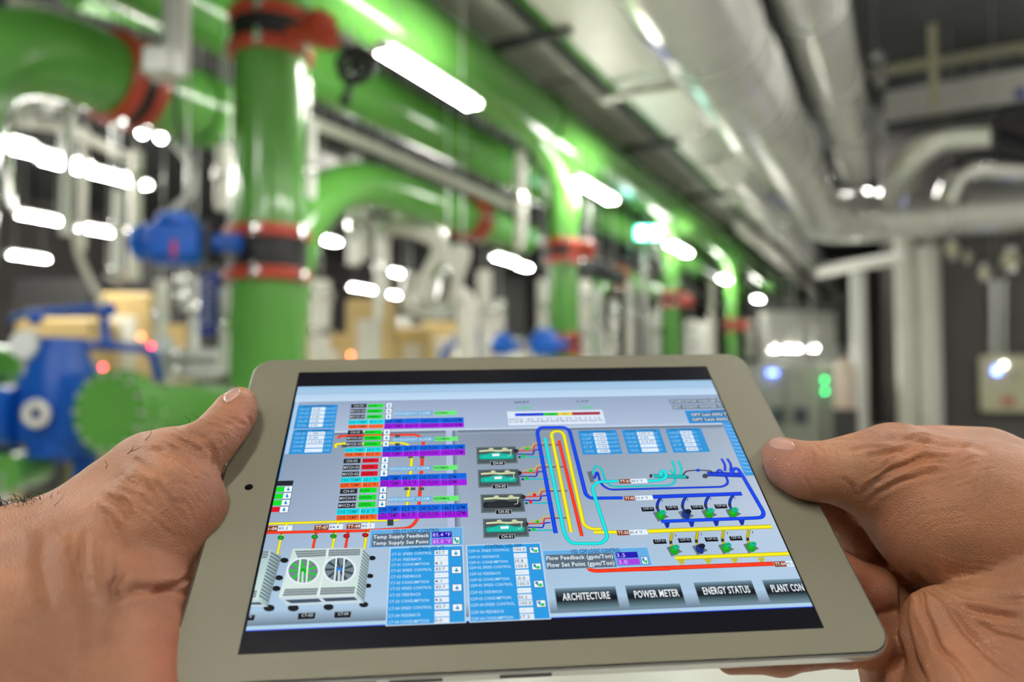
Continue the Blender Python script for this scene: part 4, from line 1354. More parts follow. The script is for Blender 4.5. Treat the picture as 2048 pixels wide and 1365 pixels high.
# towers: side, front, top
ui.poly([(960, 372), (1014, 428), (968, 805), (905, 748)], 0, [(190, 210, 214), (150, 172, 174), (140, 162, 164), (186, 206, 208)])
ui.poly([(300, 758), (905, 745), (966, 803), (372, 824)], (196, 214, 224))
ui.poly([(412, 380), (300, 758), (905, 746), (960, 372)], 0, [(200, 220, 216), (214, 232, 224), (208, 228, 220), (190, 210, 212)])
ui.poly([(238, 392), (322, 440), (215, 832), (140, 780)], 0, [(176, 198, 200), (120, 142, 144), (134, 156, 158), (190, 210, 212)])
ui.poly([(90, 780), (140, 778), (215, 832), (60, 832)], (188, 208, 218))
ui.poly([(150, 392), (90, 782), (142, 778), (240, 390)], 0, [(160, 190, 196), (200, 222, 220), (204, 226, 222), (170, 196, 200)])
ui.L = 12
for i in range(14):       # side louvres
    a, b = i / 14, (i + .55) / 14
    ui.poly([(960 - 55 * a, 385 + 350 * a), (1010 - 44 * a, 440 + 350 * a), (1010 - 44 * b, 440 + 350 * b), (960 - 55 * b, 385 + 350 * b)], (112, 132, 136))
    ui.poly([(242 - 98 * a, 402 + 360 * a), (316 - 98 * a, 448 + 360 * a), (316 - 98 * b, 448 + 360 * b), (242 - 98 * b, 402 + 360 * b)], (100, 122, 128))
ui.poly([(345, 780), (610, 768), (640, 795), (400, 806)], (64, 78, 92))
ui.poly([(640, 766), (890, 756), (920, 780), (670, 792)], (64, 78, 92))
ui.poly([(92, 800), (150, 797), (180, 815), (80, 815)], (50, 62, 74))
for (a, b, c, d, nn) in [((428, 396), (672, 388), (668, 440), (452, 452), 18), ((694, 388), (940, 382), (936, 432), (690, 440), 18), ((352, 694), (612, 686), (596, 742), (330, 752), 18), ((632, 684), (900, 676), (890, 732), (622, 742), 18),
                         ((175, 398), (226, 398), (212, 455), (160, 458), 5), ((100, 706), (135, 704), (122, 762), (92, 764), 3)]:
    ui.L = 12
    ui.poly([a, b, c, d], (176, 190, 192))
    ui.L = 13
    for i in range(nn):
        for j in range(3):
            f0, f1 = i / nn, (i + .62) / nn
            g0, g1 = j / 3, (j + .74) / 3
            bl = lambda u, v: tuple(np.array(a) * (1 - u) * (1 - v) + np.array(b) * u * (1 - v) + np.array(c) * u * v + np.array(d) * (1 - u) * v)
            ui.poly([bl(f0, g0), bl(f1, g0), bl(f1, g1), bl(f0, g1)], (66, 84, 92))
ui.L = 12
ui.poly([(682, 378), (694, 378), (616, 752), (604, 752)], (226, 236, 238))
for (cx, cy, blade, hub) in [(492, 553, (16, 200, 34), (10, 170, 30)), (775, 543, (44, 66, 76), (30, 120, 210))]:
    ui.L = 14
    ui.ell(cx, cy, 130, 104, (112, 130, 134), 32)
    ui.L = 15
    for i in range(9):
        a = 2 * math.pi * i / 9 + .25
        b = a + .2
        ui.poly([(cx + 18 * math.cos(a), cy + 14 * math.sin(a)), (cx + 112 * math.cos(a), cy + 90 * math.sin(a)), (cx + 112 * math.cos(b), cy + 90 * math.sin(b)), (cx + 18 * math.cos(b + .6), cy + 14 * math.sin(b + .6))], blade)
    ui.L = 16
    ui.ell(cx, cy, 24, 19, hub, 14)
    ui.L = 17
    ui.poly([(cx - 28, cy - 98), (cx - 16, cy - 98), (cx - 34, cy + 98), (cx - 46, cy + 98)], W3)
    ui.poly([(cx + 34, cy - 98), (cx + 46, cy - 98), (cx + 30, cy + 96), (cx + 18, cy + 96)], W3)
    ui.poly([(cx - 10, cy + 5), (cx + 4, cy + 5), (cx + 2, cy + 96), (cx - 14, cy + 96)], (206, 218, 222))
    ui.L = 18
    ui.ell(cx, cy, 132, 106, (226, 234, 244), 36, inner=.87)
ui.L = 12
for (x0, y0, x1, y1, w) in [(455, 884, 583, 927, 'CT-03'), (738, 874, 862, 916, 'CT-04'), (20, 900, 108, 940, '02')]:
    ui.L = 12
    a = ui.rect(x0, y0, x1, y1, (6, 8, 14), border=(150, 170, 184), bw=.25)
    ui.L = 15
    H_ = a[1] - a[3]
    if w == '02':
        mmtext(w, a[2] - 3.5, a[2] - .8, a[3] + H_ * .4, a[1] - H_ * .1, (180, 200, 220), .01)
    else:
        mmtext(w, a[0] + 1.2, a[2] - .9, a[3] + H_ * .42, a[1] - H_ * .1, (200, 214, 224), .01)

# small data panels
def table(k, TL, BR, title, rows, colx, unit, rowsy, dx, hrow=26, colw=None, shape=1):
    ui.k = k
    ui.L = BAND
    a = ui.rect(TL[0], TL[1], BR[0], BR[1], (40, 144, 214))
    W_, H_ = a[2] - a[0], a[1] - a[3]
    ui.L = BAND + 2
    mmtext(title, a[0] + W_ * .1, a[0] + W_ * .9, a[1] - H_ * .085, a[1] - H_ * .02, (10, 60, 110), .01)
    n = len(rows)
    for i, (lb, val) in enumerate(rows):
        yc = a[1] - H_ * rowsy[i]
        h = H_ * .058
        ui.L = BAND + 2
        mmtext(lb, a[0] + W_ * .06, a[0] + W_ * (.3 if len(lb) < 7 else .36), yc - h * .8, yc + h * .8, (150, 206, 240), .004)
        x0, x1 = a[0] + W_ * colx[0], a[0] + W_ * colx[1]
        ui.mm([(x0, yc - h * 1.25), (x1, yc - h * 1.25), (x1, yc + h * 1.25), (x0, yc + h * 1.25)], (222, 236, 250))
        mmtext(unit, a[0] + W_ * (colx[1] + .02), a[0] + W_ * min(.98, colx[1] + .06 * len(unit)), yc - h * .8, yc + h * .8, (140, 200, 238), .004)
        ui.L = BAND + 4
        if val == '---':
            mmtext(val, x0 + (x1 - x0) * .1, x0 + (x1 - x0) * .35, yc - h * .5, yc + h * .2, (50, 90, 130), 0)
        else:
            mmtext(val, x0 + (x1 - x0) * .12, x0 + (x1 - x0) * min(.9, .13 * len(val) + .1), yc - h * .75, yc + h * .75, (56, 84, 112), .004)


RY = [.18, .35, .52, .69, .87]
table(7, (187, 155), (558, 388), 'CHILLER EFFICIENCY', [('CH-01', '0.66'), ('CH-02', '0.00'), ('CH-03', '0.64'), ('CH-04', '0.00'), ('TOTAL', '0.00')], (.36, .70), 'KW/RT', RY, 0)
table(7, (140, 405), (523, 647), 'HEAT GAINED', [('CH-01', '1,789.11'), ('CH-02', '0.00'), ('CH-03', '1,210.40'), ('CH-04', '---'), ('TOTAL', '---')], (.36, .78), 'KWR', RY, 0)
RX = (.38, .70)
table(6, (76, 592), (513, 816), 'PLANT EFFICIENCY', [('CHILLER', '-0.900'), ('CHP', '-0.900'), ('CDP', '-0.900'), ('CT', '-0.900'), ('TOTAL', '-0.900')], RX, 'KW/RT', RY, 0)
table(6, (505, 583), (950, 806), 'PLANT COOLING', [('CH-01', '599.91'), ('CH-02', '0.00'), ('CH-03', '314.99'), ('CH-04', '---'), ('TOTAL', '---')], (.37, .80), 'RT', RY, 0)
table(6, (930, 572), (1368, 797), 'PLANT CONSUMPTION', [('CHILLER', '749.90'), ('CHP', '74.60'), ('CDP', '54.10'), ('CT', '13.79'), ('TOTAL', '915.92')], (.38, .70), 'KW', RY, 0)

# VSD panels
def vsd(k, TL, BR, title, pre, vals, titlebox, tx0, tx1, vx, rows, icons, green):
    ui.k = k
    ui.L = BAND
    a = ui.rect(TL[0], TL[1], BR[0], BR[1], (40, 152, 222), border=(190, 214, 236), bw=.4)
    W_, H_ = a[2] - a[0], a[1] - a[3]
    ui.L = BAND + 3
    ui.text(title, *titlebox, (14, 74, 130), .012)
    for i, y in enumerate(rows):
        hh_ = H_ * .0235
        yc = ui.q(tx0, y)[1]
        nm = '%s-%02d %s' % (pre, i // 3 + 1, ('SPEED CONTROL', 'FEEDBACK', 'CONSUMPTION')[i % 3])
        ui.L = BAND + 3
        x0 = a[0] + W_ * tx1[0]
        x1 = a[0] + W_ * {0: tx1[1], 1: tx1[2], 2: tx1[3]}[i % 3]
        mmtext(nm, x0, x1, yc - hh_ * .75, yc + hh_ * .75, (196, 228, 248), .006)
        vx0, vx1 = a[0] + W_ * vx[0], a[0] + W_ * vx[1]
        ui.mm([(vx0, yc - hh_ * 1.45), (vx1, yc - hh_ * 1.45), (vx1, yc + hh_ * 1.45), (vx0, yc + hh_ * 1.45)], (222, 234, 244))
        ui.L = BAND + 5
        v = vals[i]
        if v == '---':
            mmtext(v, vx0 + .6, vx0 + (vx1 - vx0) * .42, yc - hh_ * .4, yc + hh_ * .3, (60, 70, 84), 0)
        else:
            off = .1 if i % 3 == 0 else .03
            mmtext(v, vx0 + (vx1 - vx0) * off, vx0 + (vx1 - vx0) * (off + .16 * len(v)), yc - hh_ * .85, yc + hh_ * .85, (34, 42, 54), .004)
    for q in icons:
        ui.L = BAND + 2
        arrow(*q, green=green)


vsd(2, (1176, 378), (1755, 950), 'CONTROL VSD CT', 'CT', ['83.7', '---', '4.1', '83.7', '---', '4.1', '83.7', '---', '4.6', '83.7', '---', '0.0'], (1322, 370, 1592, 390),
    1500, (.02, .575, .43, .535), (.61, .80), [412, 456, 495, 540, 588, 635, 680, 730, 780, 834, 890, 940], [(1650, 390, 1718, 435), (1653, 522, 1725, 568), (1658, 660, 1728, 706), (1660, 815, 1733, 862)], False)
vsd(4, (160, 427), (930, 1100), 'CONTROL VSD CDP', 'CDP', ['100.0', '---', '35.8', '100.0', '---', '-0.0', '100.0', '---', '36.2', '100.0', '---', '17.3'], (322, 418, 668, 438),
    660, (.015, .575, .43, .535), (.625, .805), [459, 516, 566, 614, 672, 727, 779, 843, 903, 960, 1028, 1088], [(742, 442, 825, 488), (762, 593, 848, 643), (781, 754, 870, 808), (805, 936, 892, 992)], True)


def logic(k, TL, BR, tbox, title, l1, l2, t1, t2, v1, v2, s1, s2, ic):
    ui.k = k
    ui.L = BAND + 6
    ui.rect(*TL, *BR, (98, 170, 224), border=(160, 200, 236), bw=.3)
    ui.L = BAND + 9
    ui.text(title, *tbox, (20, 70, 120), .015)
    for q, tx in ((l1, t1), (l2, t2)):
        ui.L = BAND + 8
        a = ui.rect(*q, (88, 106, 122))
        ui.L = BAND + 10
        H_ = a[1] - a[3]
        mmtext(tx, a[0] + .3, a[2] - .4, a[3] + H_ * .28, a[1] - H_ * .2, (222, 232, 240), .022)
    for q, tx, c in ((v1, s1, (36, 20, 176)), (v2, s2, (166, 66, 222))):
        ui.L = BAND + 8
        a = ui.rect(*q, c)
        ui.L = BAND + 10
        H_ = a[1] - a[3]
        mmtext(tx, a[0] + .3, a[0] + min(1.25 * H_ * .55 * len(tx) * .62, a[2] - a[0] - .5), a[3] + H_ * .2, a[1] - H_ * .2, (206, 190, 250), .006)
    ui.L = BAND + 8
    arrow(*ic, green=True)


logic(2, (1020, 237), (1738, 348), (1192, 232, 1558, 250), 'VSD CT LOGIC CONTROL', (1035, 266, 1483, 302), (1030, 315, 1478, 350), 'Temp Supply Feedback', 'Temp Supply Set Point',
      (1498, 250, 1652, 290), (1500, 303, 1655, 343), '85.4 °F', '85.0 °F', (1662, 290, 1712, 340))
logic(4, (865, 476), (1880, 606), (1122, 462, 1590, 482), 'VSD CDP LOGIC CONTROL', (885, 512, 1535, 556), (893, 573, 1550, 622), 'Flow Feedback (gpm/Ton)', 'Flow Set Point (gpm/Ton)',
      (1538, 488, 1755, 536), (1556, 550, 1775, 600), '3.5', '3.0', (1778, 532, 1850, 592))

# chillers and their small pipes
CX = {'04': (0, 0), '03': (18, 268), '02': (50, 562), '01': (77, 850)}
for g, (dx, dy) in CX.items():
    ui.k = 3
    e = {'04': 0, '03': 38, '02': 83, '01': 118}[g]
    ey = {'04': 0, '03': 262, '02': 547, '01': 868}[g]
    sc = {'04': 1, '03': 1.04, '02': 1.08, '01': 1.12}[g]
    Q = lambda x, y: (75 + dx + (x - 75) * sc, 675 + dy + (y - 675) * sc)
    R2 = lambda x, y: (x + e, y + ey)
    ui.L = 5
    ui.line([R2(600, 705), R2(620, 680), R2(742, 674), R2(757, 628), R2(960, 620)], 15, (214, 190, 30), r=.6)
    ui.line([R2(545, 760), R2(750, 764), R2(762, 708), R2(835, 705)], 20, (16, 50, 190), r=.8)
    ui.line([R2(540, 797), R2(910, 794)], 17, (20, 190, 200))
    ui.L = 6
    ui.line([R2(505, 722), R2(755, 714), R2(765, 655), R2(850, 652)], 18, (226, 44, 14), r=.8)
    ui.line([R2(850, 652), R2(1070, 648)], 13, (140, 34, 30))
    ui.L = 7
    ui.poly([Q(75, 678), Q(540, 668), Q(570, 868), Q(82, 882)], 0, [(92, 104, 108), (84, 96, 100), (104, 116, 120), (98, 110, 114)])
    ui.L = 8
    ui.poly([Q(92, 692), Q(528, 684), Q(552, 852), Q(98, 866)], (72, 84, 88))
    ui.ell(*R2(545, 722), 34, 26, (40, 40, 44), 12)
    ui.ell(*R2(588, 795), 16, 14, (20, 60, 70), 10)
    ui.L = 9
    tl = (20, 186, 166) if g != '02' else (34, 38, 44)
    td = (12, 140, 126) if g != '02' else (18, 20, 24)
    ui.line([Q(130, 792), Q(495, 785)], 70, tl)
    ui.ell(*Q(128, 794), 26, 34, td, 14, col2=tl)
    ui.ell(*Q(495, 788), 28, 34, td, 14, col2=tl)
    ui.L = 10
    ui.poly([Q(170, 770), Q(250, 745), Q(340, 738), Q(440, 775), Q(430, 790), Q(180, 792)], tl)
    ui.line([Q(110, 725), Q(250, 715), Q(330, 722), Q(500, 712)], 34, (206, 214, 170))
    ui.L = 11
    ui.ell(*Q(250, 702), 32, 18, (176, 182, 140), 12, col2=(220, 226, 190))
    ui.ell(*Q(410, 702), 34, 22, (176, 182, 140), 12, col2=(220, 226, 190))
    ui.line([Q(440, 700), Q(482, 716), Q(488, 775), Q(450, 784)], 10, (190, 214, 190), r=.6)
    ui.L = 12
    if g != '02':
        ui.poly([Q(262, 758), Q(348, 754), Q(350, 782), Q(266, 786)], (232, 240, 246))
    a = ui.rect(*Q(245, 850), *Q(412, 886), (6, 8, 12), border=(150, 160, 165), bw=.25)
    ui.L = 15
    H_ = a[1] - a[3]
    mmtext('CH-' + g, a[0] + .9, a[2] - .7, a[3] + H_ * .2, a[1] - H_ * .15, (226, 234, 240), .012)
    ui.L = 8
    gc = (24, 196, 30) if g != '02' else (232, 24, 22)
    ui.ell(*R2(683, 695), 22, 20, gc, 12)
    ui.ell(*R2(638, 782), 22, 20, gc, 12)

# the large coloured mains of the diagram
ui.k = 3
ui.L = 10
ui.line([(1203, 1688), (965, 520), (1000, 488), (1070, 488), (1112, 520), (1350, 1600), (1440, 1650), (1555, 1648)], 44, Yc, r=5)
ui.k = 4
ui.line([(1340, 300), (1560, 298)], 35, Yc)
ui.k = 3
ui.L = 11
ui.line([(1055, 595), (1330, 1735)], 44, Rc)
ui.line([(1018, 1700), (798, 500), (830, 443), (1120, 440), (1182, 480), (1375, 1240), (1430, 1284), (1815, 1279)], 46, Bc, r=5)
ui.k = 0
ui.L = 12
ui.line([(1090, 876), (1128, 1065), (1140, 1087), (1203, 1087), (1216, 1075), (1184, 975), (1196, 963), (1238, 962)], 8.2, Cc, r=6)
ui.k = 6
ui.L = 9
ui.line([(222, 1010), (250, 925), (305, 955), (350, 1095), (420, 1138), (980, 1125), (1032, 1090), (1010, 1010), (975, 970)], 25, (24, 200, 206), r=4)
ui.L = 8
ui.line([(238, 1060), (265, 975), (300, 1110), (380, 1167), (1490, 1138), (1545, 1105), (1530, 1050), (1462, 962), (1430, 1000)], 26, (10, 58, 214), r=4)
ui.L = 7
ui.poly([(165, 990), (215, 985), (240, 1090), (200, 1098)], (96, 110, 122))
ui.L = 10
ui.line([(815, 1032), (1140, 1042)], 38, (16, 178, 176))
ui.line([(1340, 1012), (1690, 1024)], 46, (10, 52, 208))
ui.L = 11
ui.line([(760, 1083), (895, 1072), (945, 1040), (925, 980), (890, 985), (885, 1030)], 38, Cc, r=4)
for pts in ([(995, 880), (1022, 950), (1030, 1015)], [(1052, 880), (1088, 950), (1082, 1020)]):
    ui.line(pts, 26, (20, 208, 208), r=3)
for pts in ([(1478, 862), (1515, 925), (1512, 985)], [(1533, 862), (1575, 925), (1566, 985)]):
    ui.line(pts, 26, (8, 60, 220), r=3)
ui.line([(1105, 1022), (1130, 985), (1240, 975), (1380, 982), (1388, 1010)], 14, (24, 26, 30), r=2)
ui.L = 12
ui.ell(1250, 977, 22, 16, (16, 70, 200), 12)
ui.ell(790, 1032, 16, 20, (50, 60, 66), 10)
ui.ell(1320, 1032, 30, 24, (60, 68, 80), 10)
ui.ell(1145, 1046, 16, 16, (60, 70, 76), 10)
ui.k = 5
ui.line([(1085, 230), (1110, 180), (1150, 180), (1190, 240), (1405, 610), (1390, 655), (1330, 662), (400, 696)], 42, Bc, r=6)
ui.line([(320, 456), (1190, 425)], 36, (6, 58, 224))
ui.line([(275, 792), (1482, 746)], 38, Yc)
ui.line([(540, 1052), (1750, 1006)], 38, Yc)
ui.line([(0, 1168), (1500, 1108)], 40, Rc)
ui.k = 4
ui.line([(1275, 600), (1300, 650), (1360, 660), (1600, 650), (2048, 638)], 44, Rc, r=5)
ui.k = 5


def pump(x, y, c, cap, line_c, up):
    ui.L = 7
    ui.poly([(x - 82, y - 10), (x - 20, y - 30), (x + 75, y + 30), (x - 30, y + 80)], (98, 112, 118))
    ui.L = 8
    ui.line([(x + up, y - 155), (x - 35, y - 110), (x - 42, y - 55), (x - 20, y - 20)], 30, tuple(int(k * .85) for k in line_c), r=3)
    ui.L = 9
    ui.ell(x - 38, y - 60, 16, 18, (44, 50, 60), 10)
    ui.ell(x + 10, y - 128, 4, 14, (30, 34, 40), 6)
    ui.ell(x - 5, y + 12, 42, 44, tuple(int(k * .7) for k in c), 16, col2=c)
    ui.poly([(x - 30, y + 25), (x + 34, y + 10), (x + 26, y + 66), (x - 2, y + 62)], tuple(int(k * .8) for k in c))
    ui.L = 13
    ui.ell(x + 14, y - 12, 34, 26, tuple(int(k * .75) for k in cap), 14, col2=cap)
    ui.ell(x + 14, y - 18, 30, 18, cap, 14)
    ui.L = 14
    ui.ell(x + 14, y - 18, 12, 7, tuple(int(k * .7) for k in cap), 10)


GP, GC_ = (24, 206, 28), (22, 196, 150)
BP, BC_ = (20, 60, 160), (18, 24, 56)
for i, (x, y) in enumerate([(403, 620), (650, 612), (875, 602), (1110, 594)]):
    pump(x, y, BP if i == 1 else GP, BC_ if i == 1 else GC_, (6, 54, 200), -5)
for i, (x, y) in enumerate([(535, 960), (785, 948), (1040, 938), (1285, 930)]):
    pump(x, y, BP if i == 1 else GP, BC_ if i == 1 else GC_, (220, 206, 20), -25)
for i, x in enumerate((460, 700, 940, 1190)):
    ui.L = 7
    ui.poly([(x - 35, 700 - i * 6), (x + 28, 698 - i * 6), (x + 18, 755 - i * 9), (x - 8, 762 - i * 9)], (10, 44, 160))
for i, x in enumerate((600, 860, 1118, 1378)):
    ui.L = 7
    ui.poly([(x - 40, 1070 - i * 7), (x + 35, 1066 - i * 7), (x + 22, 1112 - i * 8), (x - 5, 1118 - i * 8)], (190, 184, 40))
for q, w in [((205, 558, 340, 596), 'CHP-01'), ((440, 546, 573, 584), 'CHP-02'), ((687, 541, 820, 578), 'CHP-03'), ((917, 531, 1052, 568), 'CHP-04'),
             ((320, 873, 458, 913), 'CDP-01'), ((563, 861, 703, 901), 'CDP-02'), ((823, 852, 962, 890), 'CDP-03'), ((1063, 842, 1200, 880), 'CDP-04')]:
    ui.L = 12
    a = ui.rect(*q, (6, 8, 14))
    ui.L = 15
    H_ = a[1] - a[3]
    mmtext(w, a[0] + .7, a[2] - .5, a[3] + H_ * .42, a[1] - H_ * .06, (176, 190, 206), .008)

# colour scale
ui.k = 3
ui.L = BAND
ui.rect(440, 255, 1612, 395, (216, 228, 244))
ui.L = BAND + 2
A = ui.q(535, 276)[1]
Bq = ui.q(535, 310)[1]
xs = [ui.q(x, 290)[0] for x in (535, 875, 1045, 1215, 1550)]
for i, c in enumerate([(16, 66, 214), (24, 196, 40), (226, 206, 30), (160, 36, 52)]):
    ui.mm([(xs[i], Bq), (xs[i + 1], Bq), (xs[i + 1], A), (xs[i], A)], c)
ui.L = BAND + 4
x0, x1 = xs[0], xs[-1]
for j, (ya_, yb2, first, vals) in enumerate([(338, 356, 'kW/Ton', '0.5 0.6 0.7 0.8 0.9 1.0 1.1 1.2'.split()), (366, 386, 'C.O.P', '(7.0) (5.8) (5.0) (4.4) (3.9) (3.5) (3.2) (2.9)'.split())]):
    ta, tb = ui.q(480, ya_)[1], ui.q(480, yb2)[1]
    mmtext(first, x0 - 3.0, x0 + 3.2, tb, ta, (50, 60, 80), .01)
    for i, v in enumerate(vals):
        cx = x0 + 6.5 + i * (x1 - x0 - 4) / 8
        wv = 2.3 if j == 0 else 4.0
        mmtext(v, cx - wv / 2, cx + wv / 2, tb, ta, (60, 80, 90), .008)
ui.text('EFFICIENT', 610, 284, 800, 302, (10, 40, 120), .004)
ui.text('GOOD', 920, 278, 1005, 294, (6, 90, 20), .004)
ui.text('FAIR', 1095, 274, 1160, 290, (110, 90, 0), .004)
ui.text('kW/RT', 530, 132, 705, 154, (50, 56, 70), .015)
ui.text('C.O.P', 1262, 120, 1412, 143, (50, 56, 70), .015)
ui.text('0.6600', 560, 198, 725, 220, (20, 210, 80), .02)
ui.text('0.0000', 1298, 194, 1458, 216, (20, 210, 80), .02)

# top right corner
ui.k = 6
for q, w in [((965, 286, 1520, 318), 'START/STOP CHILLER PLANT'), ((992, 340, 1520, 373), 'SET POINT WATER TEMP.')]:
    ui.L = BAND
    a = ui.rect(*q, (104, 120, 140))
    ui.L = BAND + 3
    H_ = a[1] - a[3]
    mmtext(w, a[0] + .4, a[0] + (a[2] - a[0] + 3), a[3] + H_ * .22, a[1] - H_ * .2, (196, 210, 226), .01)
ui.L = BAND
a = ui.rect(1117, 395, 1560, 512, (34, 140, 214))
ui.L = BAND + 2
ui.rect(1370, 392, 1520, 402, (20, 80, 150))
for q, w in [((1170, 418, 1600, 446), 'OPT Last AHU Temp'), ((1182, 466, 1600, 494), 'OPT Last AHU Set')]:
    ui.L = BAND + 2
    a = ui.rect(*q, (82, 112, 140))
    ui.L = BAND + 4
    H_ = a[1] - a[3]
    mmtext(w, a[0] + .2, a[0] + 21, a[3] + H_ * .2, a[1] - H_ * .15, (214, 226, 236), .02)
ui.L = BAND
xa = ui.q(1485, 515)[0]
ya, yb2 = ui.q(1485, 515)[1], ui.q(1700, 1030)[1]
ui.mm([(xa, yb2), (XR, yb2), (XR, ya), (xa, ya)], (52, 150, 222))
ui.L = BAND + 2
for i in range(13):
    y = ya - 1.6 - i * (ya - yb2 - 2) / 13
    mmtext('Time', xa + .5, xa + 3.6, y - .8, y + .3, (170, 214, 240), .004)

# page buttons
for (x0, y0, x1, y1, w, tb) in [(1109, 1177, 1240, 1216, 'ARCHITECTURE', (1124, 1187, 1221, 1197)), (1250, 1171, 1373, 1211, 'POWER METER', (1267, 1182, 1360, 1192)),
                                (1387, 1165, 1520, 1205, 'ENERGY STATUS', (1404, 1175, 1502, 1185)), (1524, 1160, 1700, 1199, 'PLANT CONTROL', (1540, 1170, 1640, 1180))]:
    ui.k = 0
    ui.L = BAND
    a, b = ui.q(x0, y0), ui.q(x1, y1)
    st = [(0, (120, 150, 168)), (.18, (66, 86, 98)), (.42, (18, 26, 34)), (.58, (14, 22, 28)), (.85, (86, 112, 122)), (1, (110, 138, 150))]
    for (p, c), (p2, c2) in zip(st[:-1], st[1:]):
        ya_, yb3 = a[1] + (b[1] - a[1]) * p, a[1] + (b[1] - a[1]) * p2
        ui.mm([(a[0], yb3), (b[0], yb3), (b[0], ya_), (a[0], ya_)], 0, [c2, c2, c, c])
    ui.L = BAND + 3
    ui.text(w, *tb, (236, 242, 246), .018, serif=True)
    ui.k = 0

# display mesh
dm = bpy.data.materials.new('lit_display')
dm.use_nodes = True
nt = dm.node_tree
bs = nt.nodes['Principled BSDF']
bs.inputs['Base Color'].default_value = (0.004, 0.004, 0.006, 1)
bs.inputs['Roughness'].default_value = 0.22
bs.inputs['Specular IOR Level'].default_value = 0.25
at = nt.nodes.new('ShaderNodeAttribute')
at.attribute_name = 'page'
nt.links.new(at.outputs['Color'], bs.inputs['Emission Color'])
bs.inputs['Emission Strength'].default_value = 0.60
disp = local_obj('display', ui.v, ui.f, dm, tab)
me = disp.data
ca = me.color_attributes.new('page', 'FLOAT_COLOR', 'POINT')
arr = np.ones((len(ui.v), 4), np.float32)
cc = np.array(ui.c, np.float32) / 255
arr[:, :3] = np.where(cc <= .04045, cc / 12.92, ((cc + .055) / 1.055) ** 2.4)
ca.data.foreach_set('color', arr.ravel())

# ---------------------------------------------------------------- hands: one continuous surface each, grown from round-cone limbs
class Field:
    """smooth union of tapered limbs, in tablet millimetres"""

    def __init__(s):
        s.seg = []

    def limb(s, pts, k=5.0):
        """pts: (px, py, z, radius_px); consecutive points are joined by a tapered limb"""
        P = []
        for (px, py, z, r) in pts:
            p = T(px, py, z)
            P.append((p, r * depth_at(p) / F))
        for a, b in zip(P[:-1], P[1:]):
            s.seg.append((a[0], b[0], a[1], b[1], k))
        return s

    def limbmm(s, pts, k=5.0):
        for a, b in zip(pts[:-1], pts[1:]):
            s.seg.append((np.array(a[:3], float), np.array(b[:3], float), a[3], b[3], k))
        return s

    def bounds(s):
        lo = np.min([np.minimum(a - ra, b - rb) for a, b, ra, rb, k in s.seg], 0) - 4
        hi = np.max([np.maximum(a + ra, b + rb) for a, b, ra, rb, k in s.seg], 0) + 4
        return lo, hi

    def ev(s, X):
        out = None
        for a, b, ra, rb, k in s.seg:
            ab = b - a
            h = np.clip(((X - a) @ ab) / (ab @ ab + 1e-9), 0, 1)
            d = np.linalg.norm(X - a - h[:, None] * ab, axis=1) - (ra + (rb - ra) * h)
            if out is None:
                out = d
            else:
                q = np.clip(.5 + .5 * (out - d) / k, 0, 1)
                out = out * (1 - q) + d * q - k * q * (1 - q)
        return out


def surface_net(fld, lo, hi, step, cut=None):
    n = np.ceil((hi - lo) / step).astype(int) + 1
    ax = [lo[i] + np.arange(n[i]) * step for i in range(3)]
    V = np.empty(n, np.float32)
    for i in range(n[0]):
        g = np.stack(np.meshgrid([ax[0][i]], ax[1], ax[2], indexing='ij'), -1).reshape(-1, 3)
        d = fld(g)
        V[i] = d.reshape(n[1], n[2])
    S = V < 0
    c = [S[a:n[0] - 1 + a, b:n[1] - 1 + b, e:n[2] - 1 + e] for a in (0, 1) for b in (0, 1) for e in (0, 1)]
    tot = sum(x.astype(np.int8) for x in c)
    act = (tot > 0) & (tot < 8)
    idx = np.full(act.shape, -1, np.int64)
    ii = np.argwhere(act)
    idx[act] = np.arange(len(ii))
    acc = np.zeros((len(ii), 3))
    cnt = np.zeros(len(ii))
    for d in range(3):
        o1, o2 = [e for e in range(3) if e != d]
        for a in (0, 1):
            for b in (0, 1):
                p = ii.copy(); p[:, o1] += a; p[:, o2] += b
                q = p.copy(); q[:, d] += 1
                v0, v1 = V[tuple(p.T)], V[tuple(q.T)]
                m = (v0 < 0) != (v1 < 0)
                t = np.where(m, v0 / np.where(m, v0 - v1, 1), 0)
                pos = p.astype(float)
                pos[:, d] += t
                acc[m] += pos[m]
                cnt[m] += 1
    verts = lo + acc / cnt[:, None] * step
    faces = []
    for d in range(3):
        o1, o2 = (d + 1) % 3, (d + 2) % 3
        sl0 = [slice(None)] * 3
        sl1 = [slice(None)] * 3
        sl0[d], sl1[d] = slice(0, -1), slice(1, None)
        A, B = S[tuple(sl0)], S[tuple(sl1)]
        e = np.argwhere(A != B)
        e = e[(e[:, o1] > 0) & (e[:, o2] > 0) & (e[:, o1] < n[o1] - 1) & (e[:, o2] < n[o2] - 1)]
        ins = S[tuple(e.T)]

        def g(a, b):
            q = e.copy(); q[:, o1] -= a; q[:, o2] -= b
            return idx[tuple(q.T)]
        quad = np.stack([g(1, 1), g(0, 1), g(0, 0), g(1, 0)], 1)
        quad[~ins] = quad[~ins][:, ::-1]
        faces.append(quad)
    return verts, np.concatenate(faces)


def project(P):
    Q = P @ TR.T + TO
    return np.stack([1024 + F * Q[:, 0] / -Q[:, 2], 682.5 - F * Q[:, 1] / -Q[:, 2]], 1)


def vnormals(v, f):
    a, b, c, d = v[f[:, 0]], v[f[:, 1]], v[f[:, 2]], v[f[:, 3]]
    fn = np.cross(c - a, d - b)
    N = np.zeros_like(v)
    for i in range(4):
        np.add.at(N, f[:, i], fn)
    return N / (np.linalg.norm(N, axis=1)[:, None] + 1e-9)


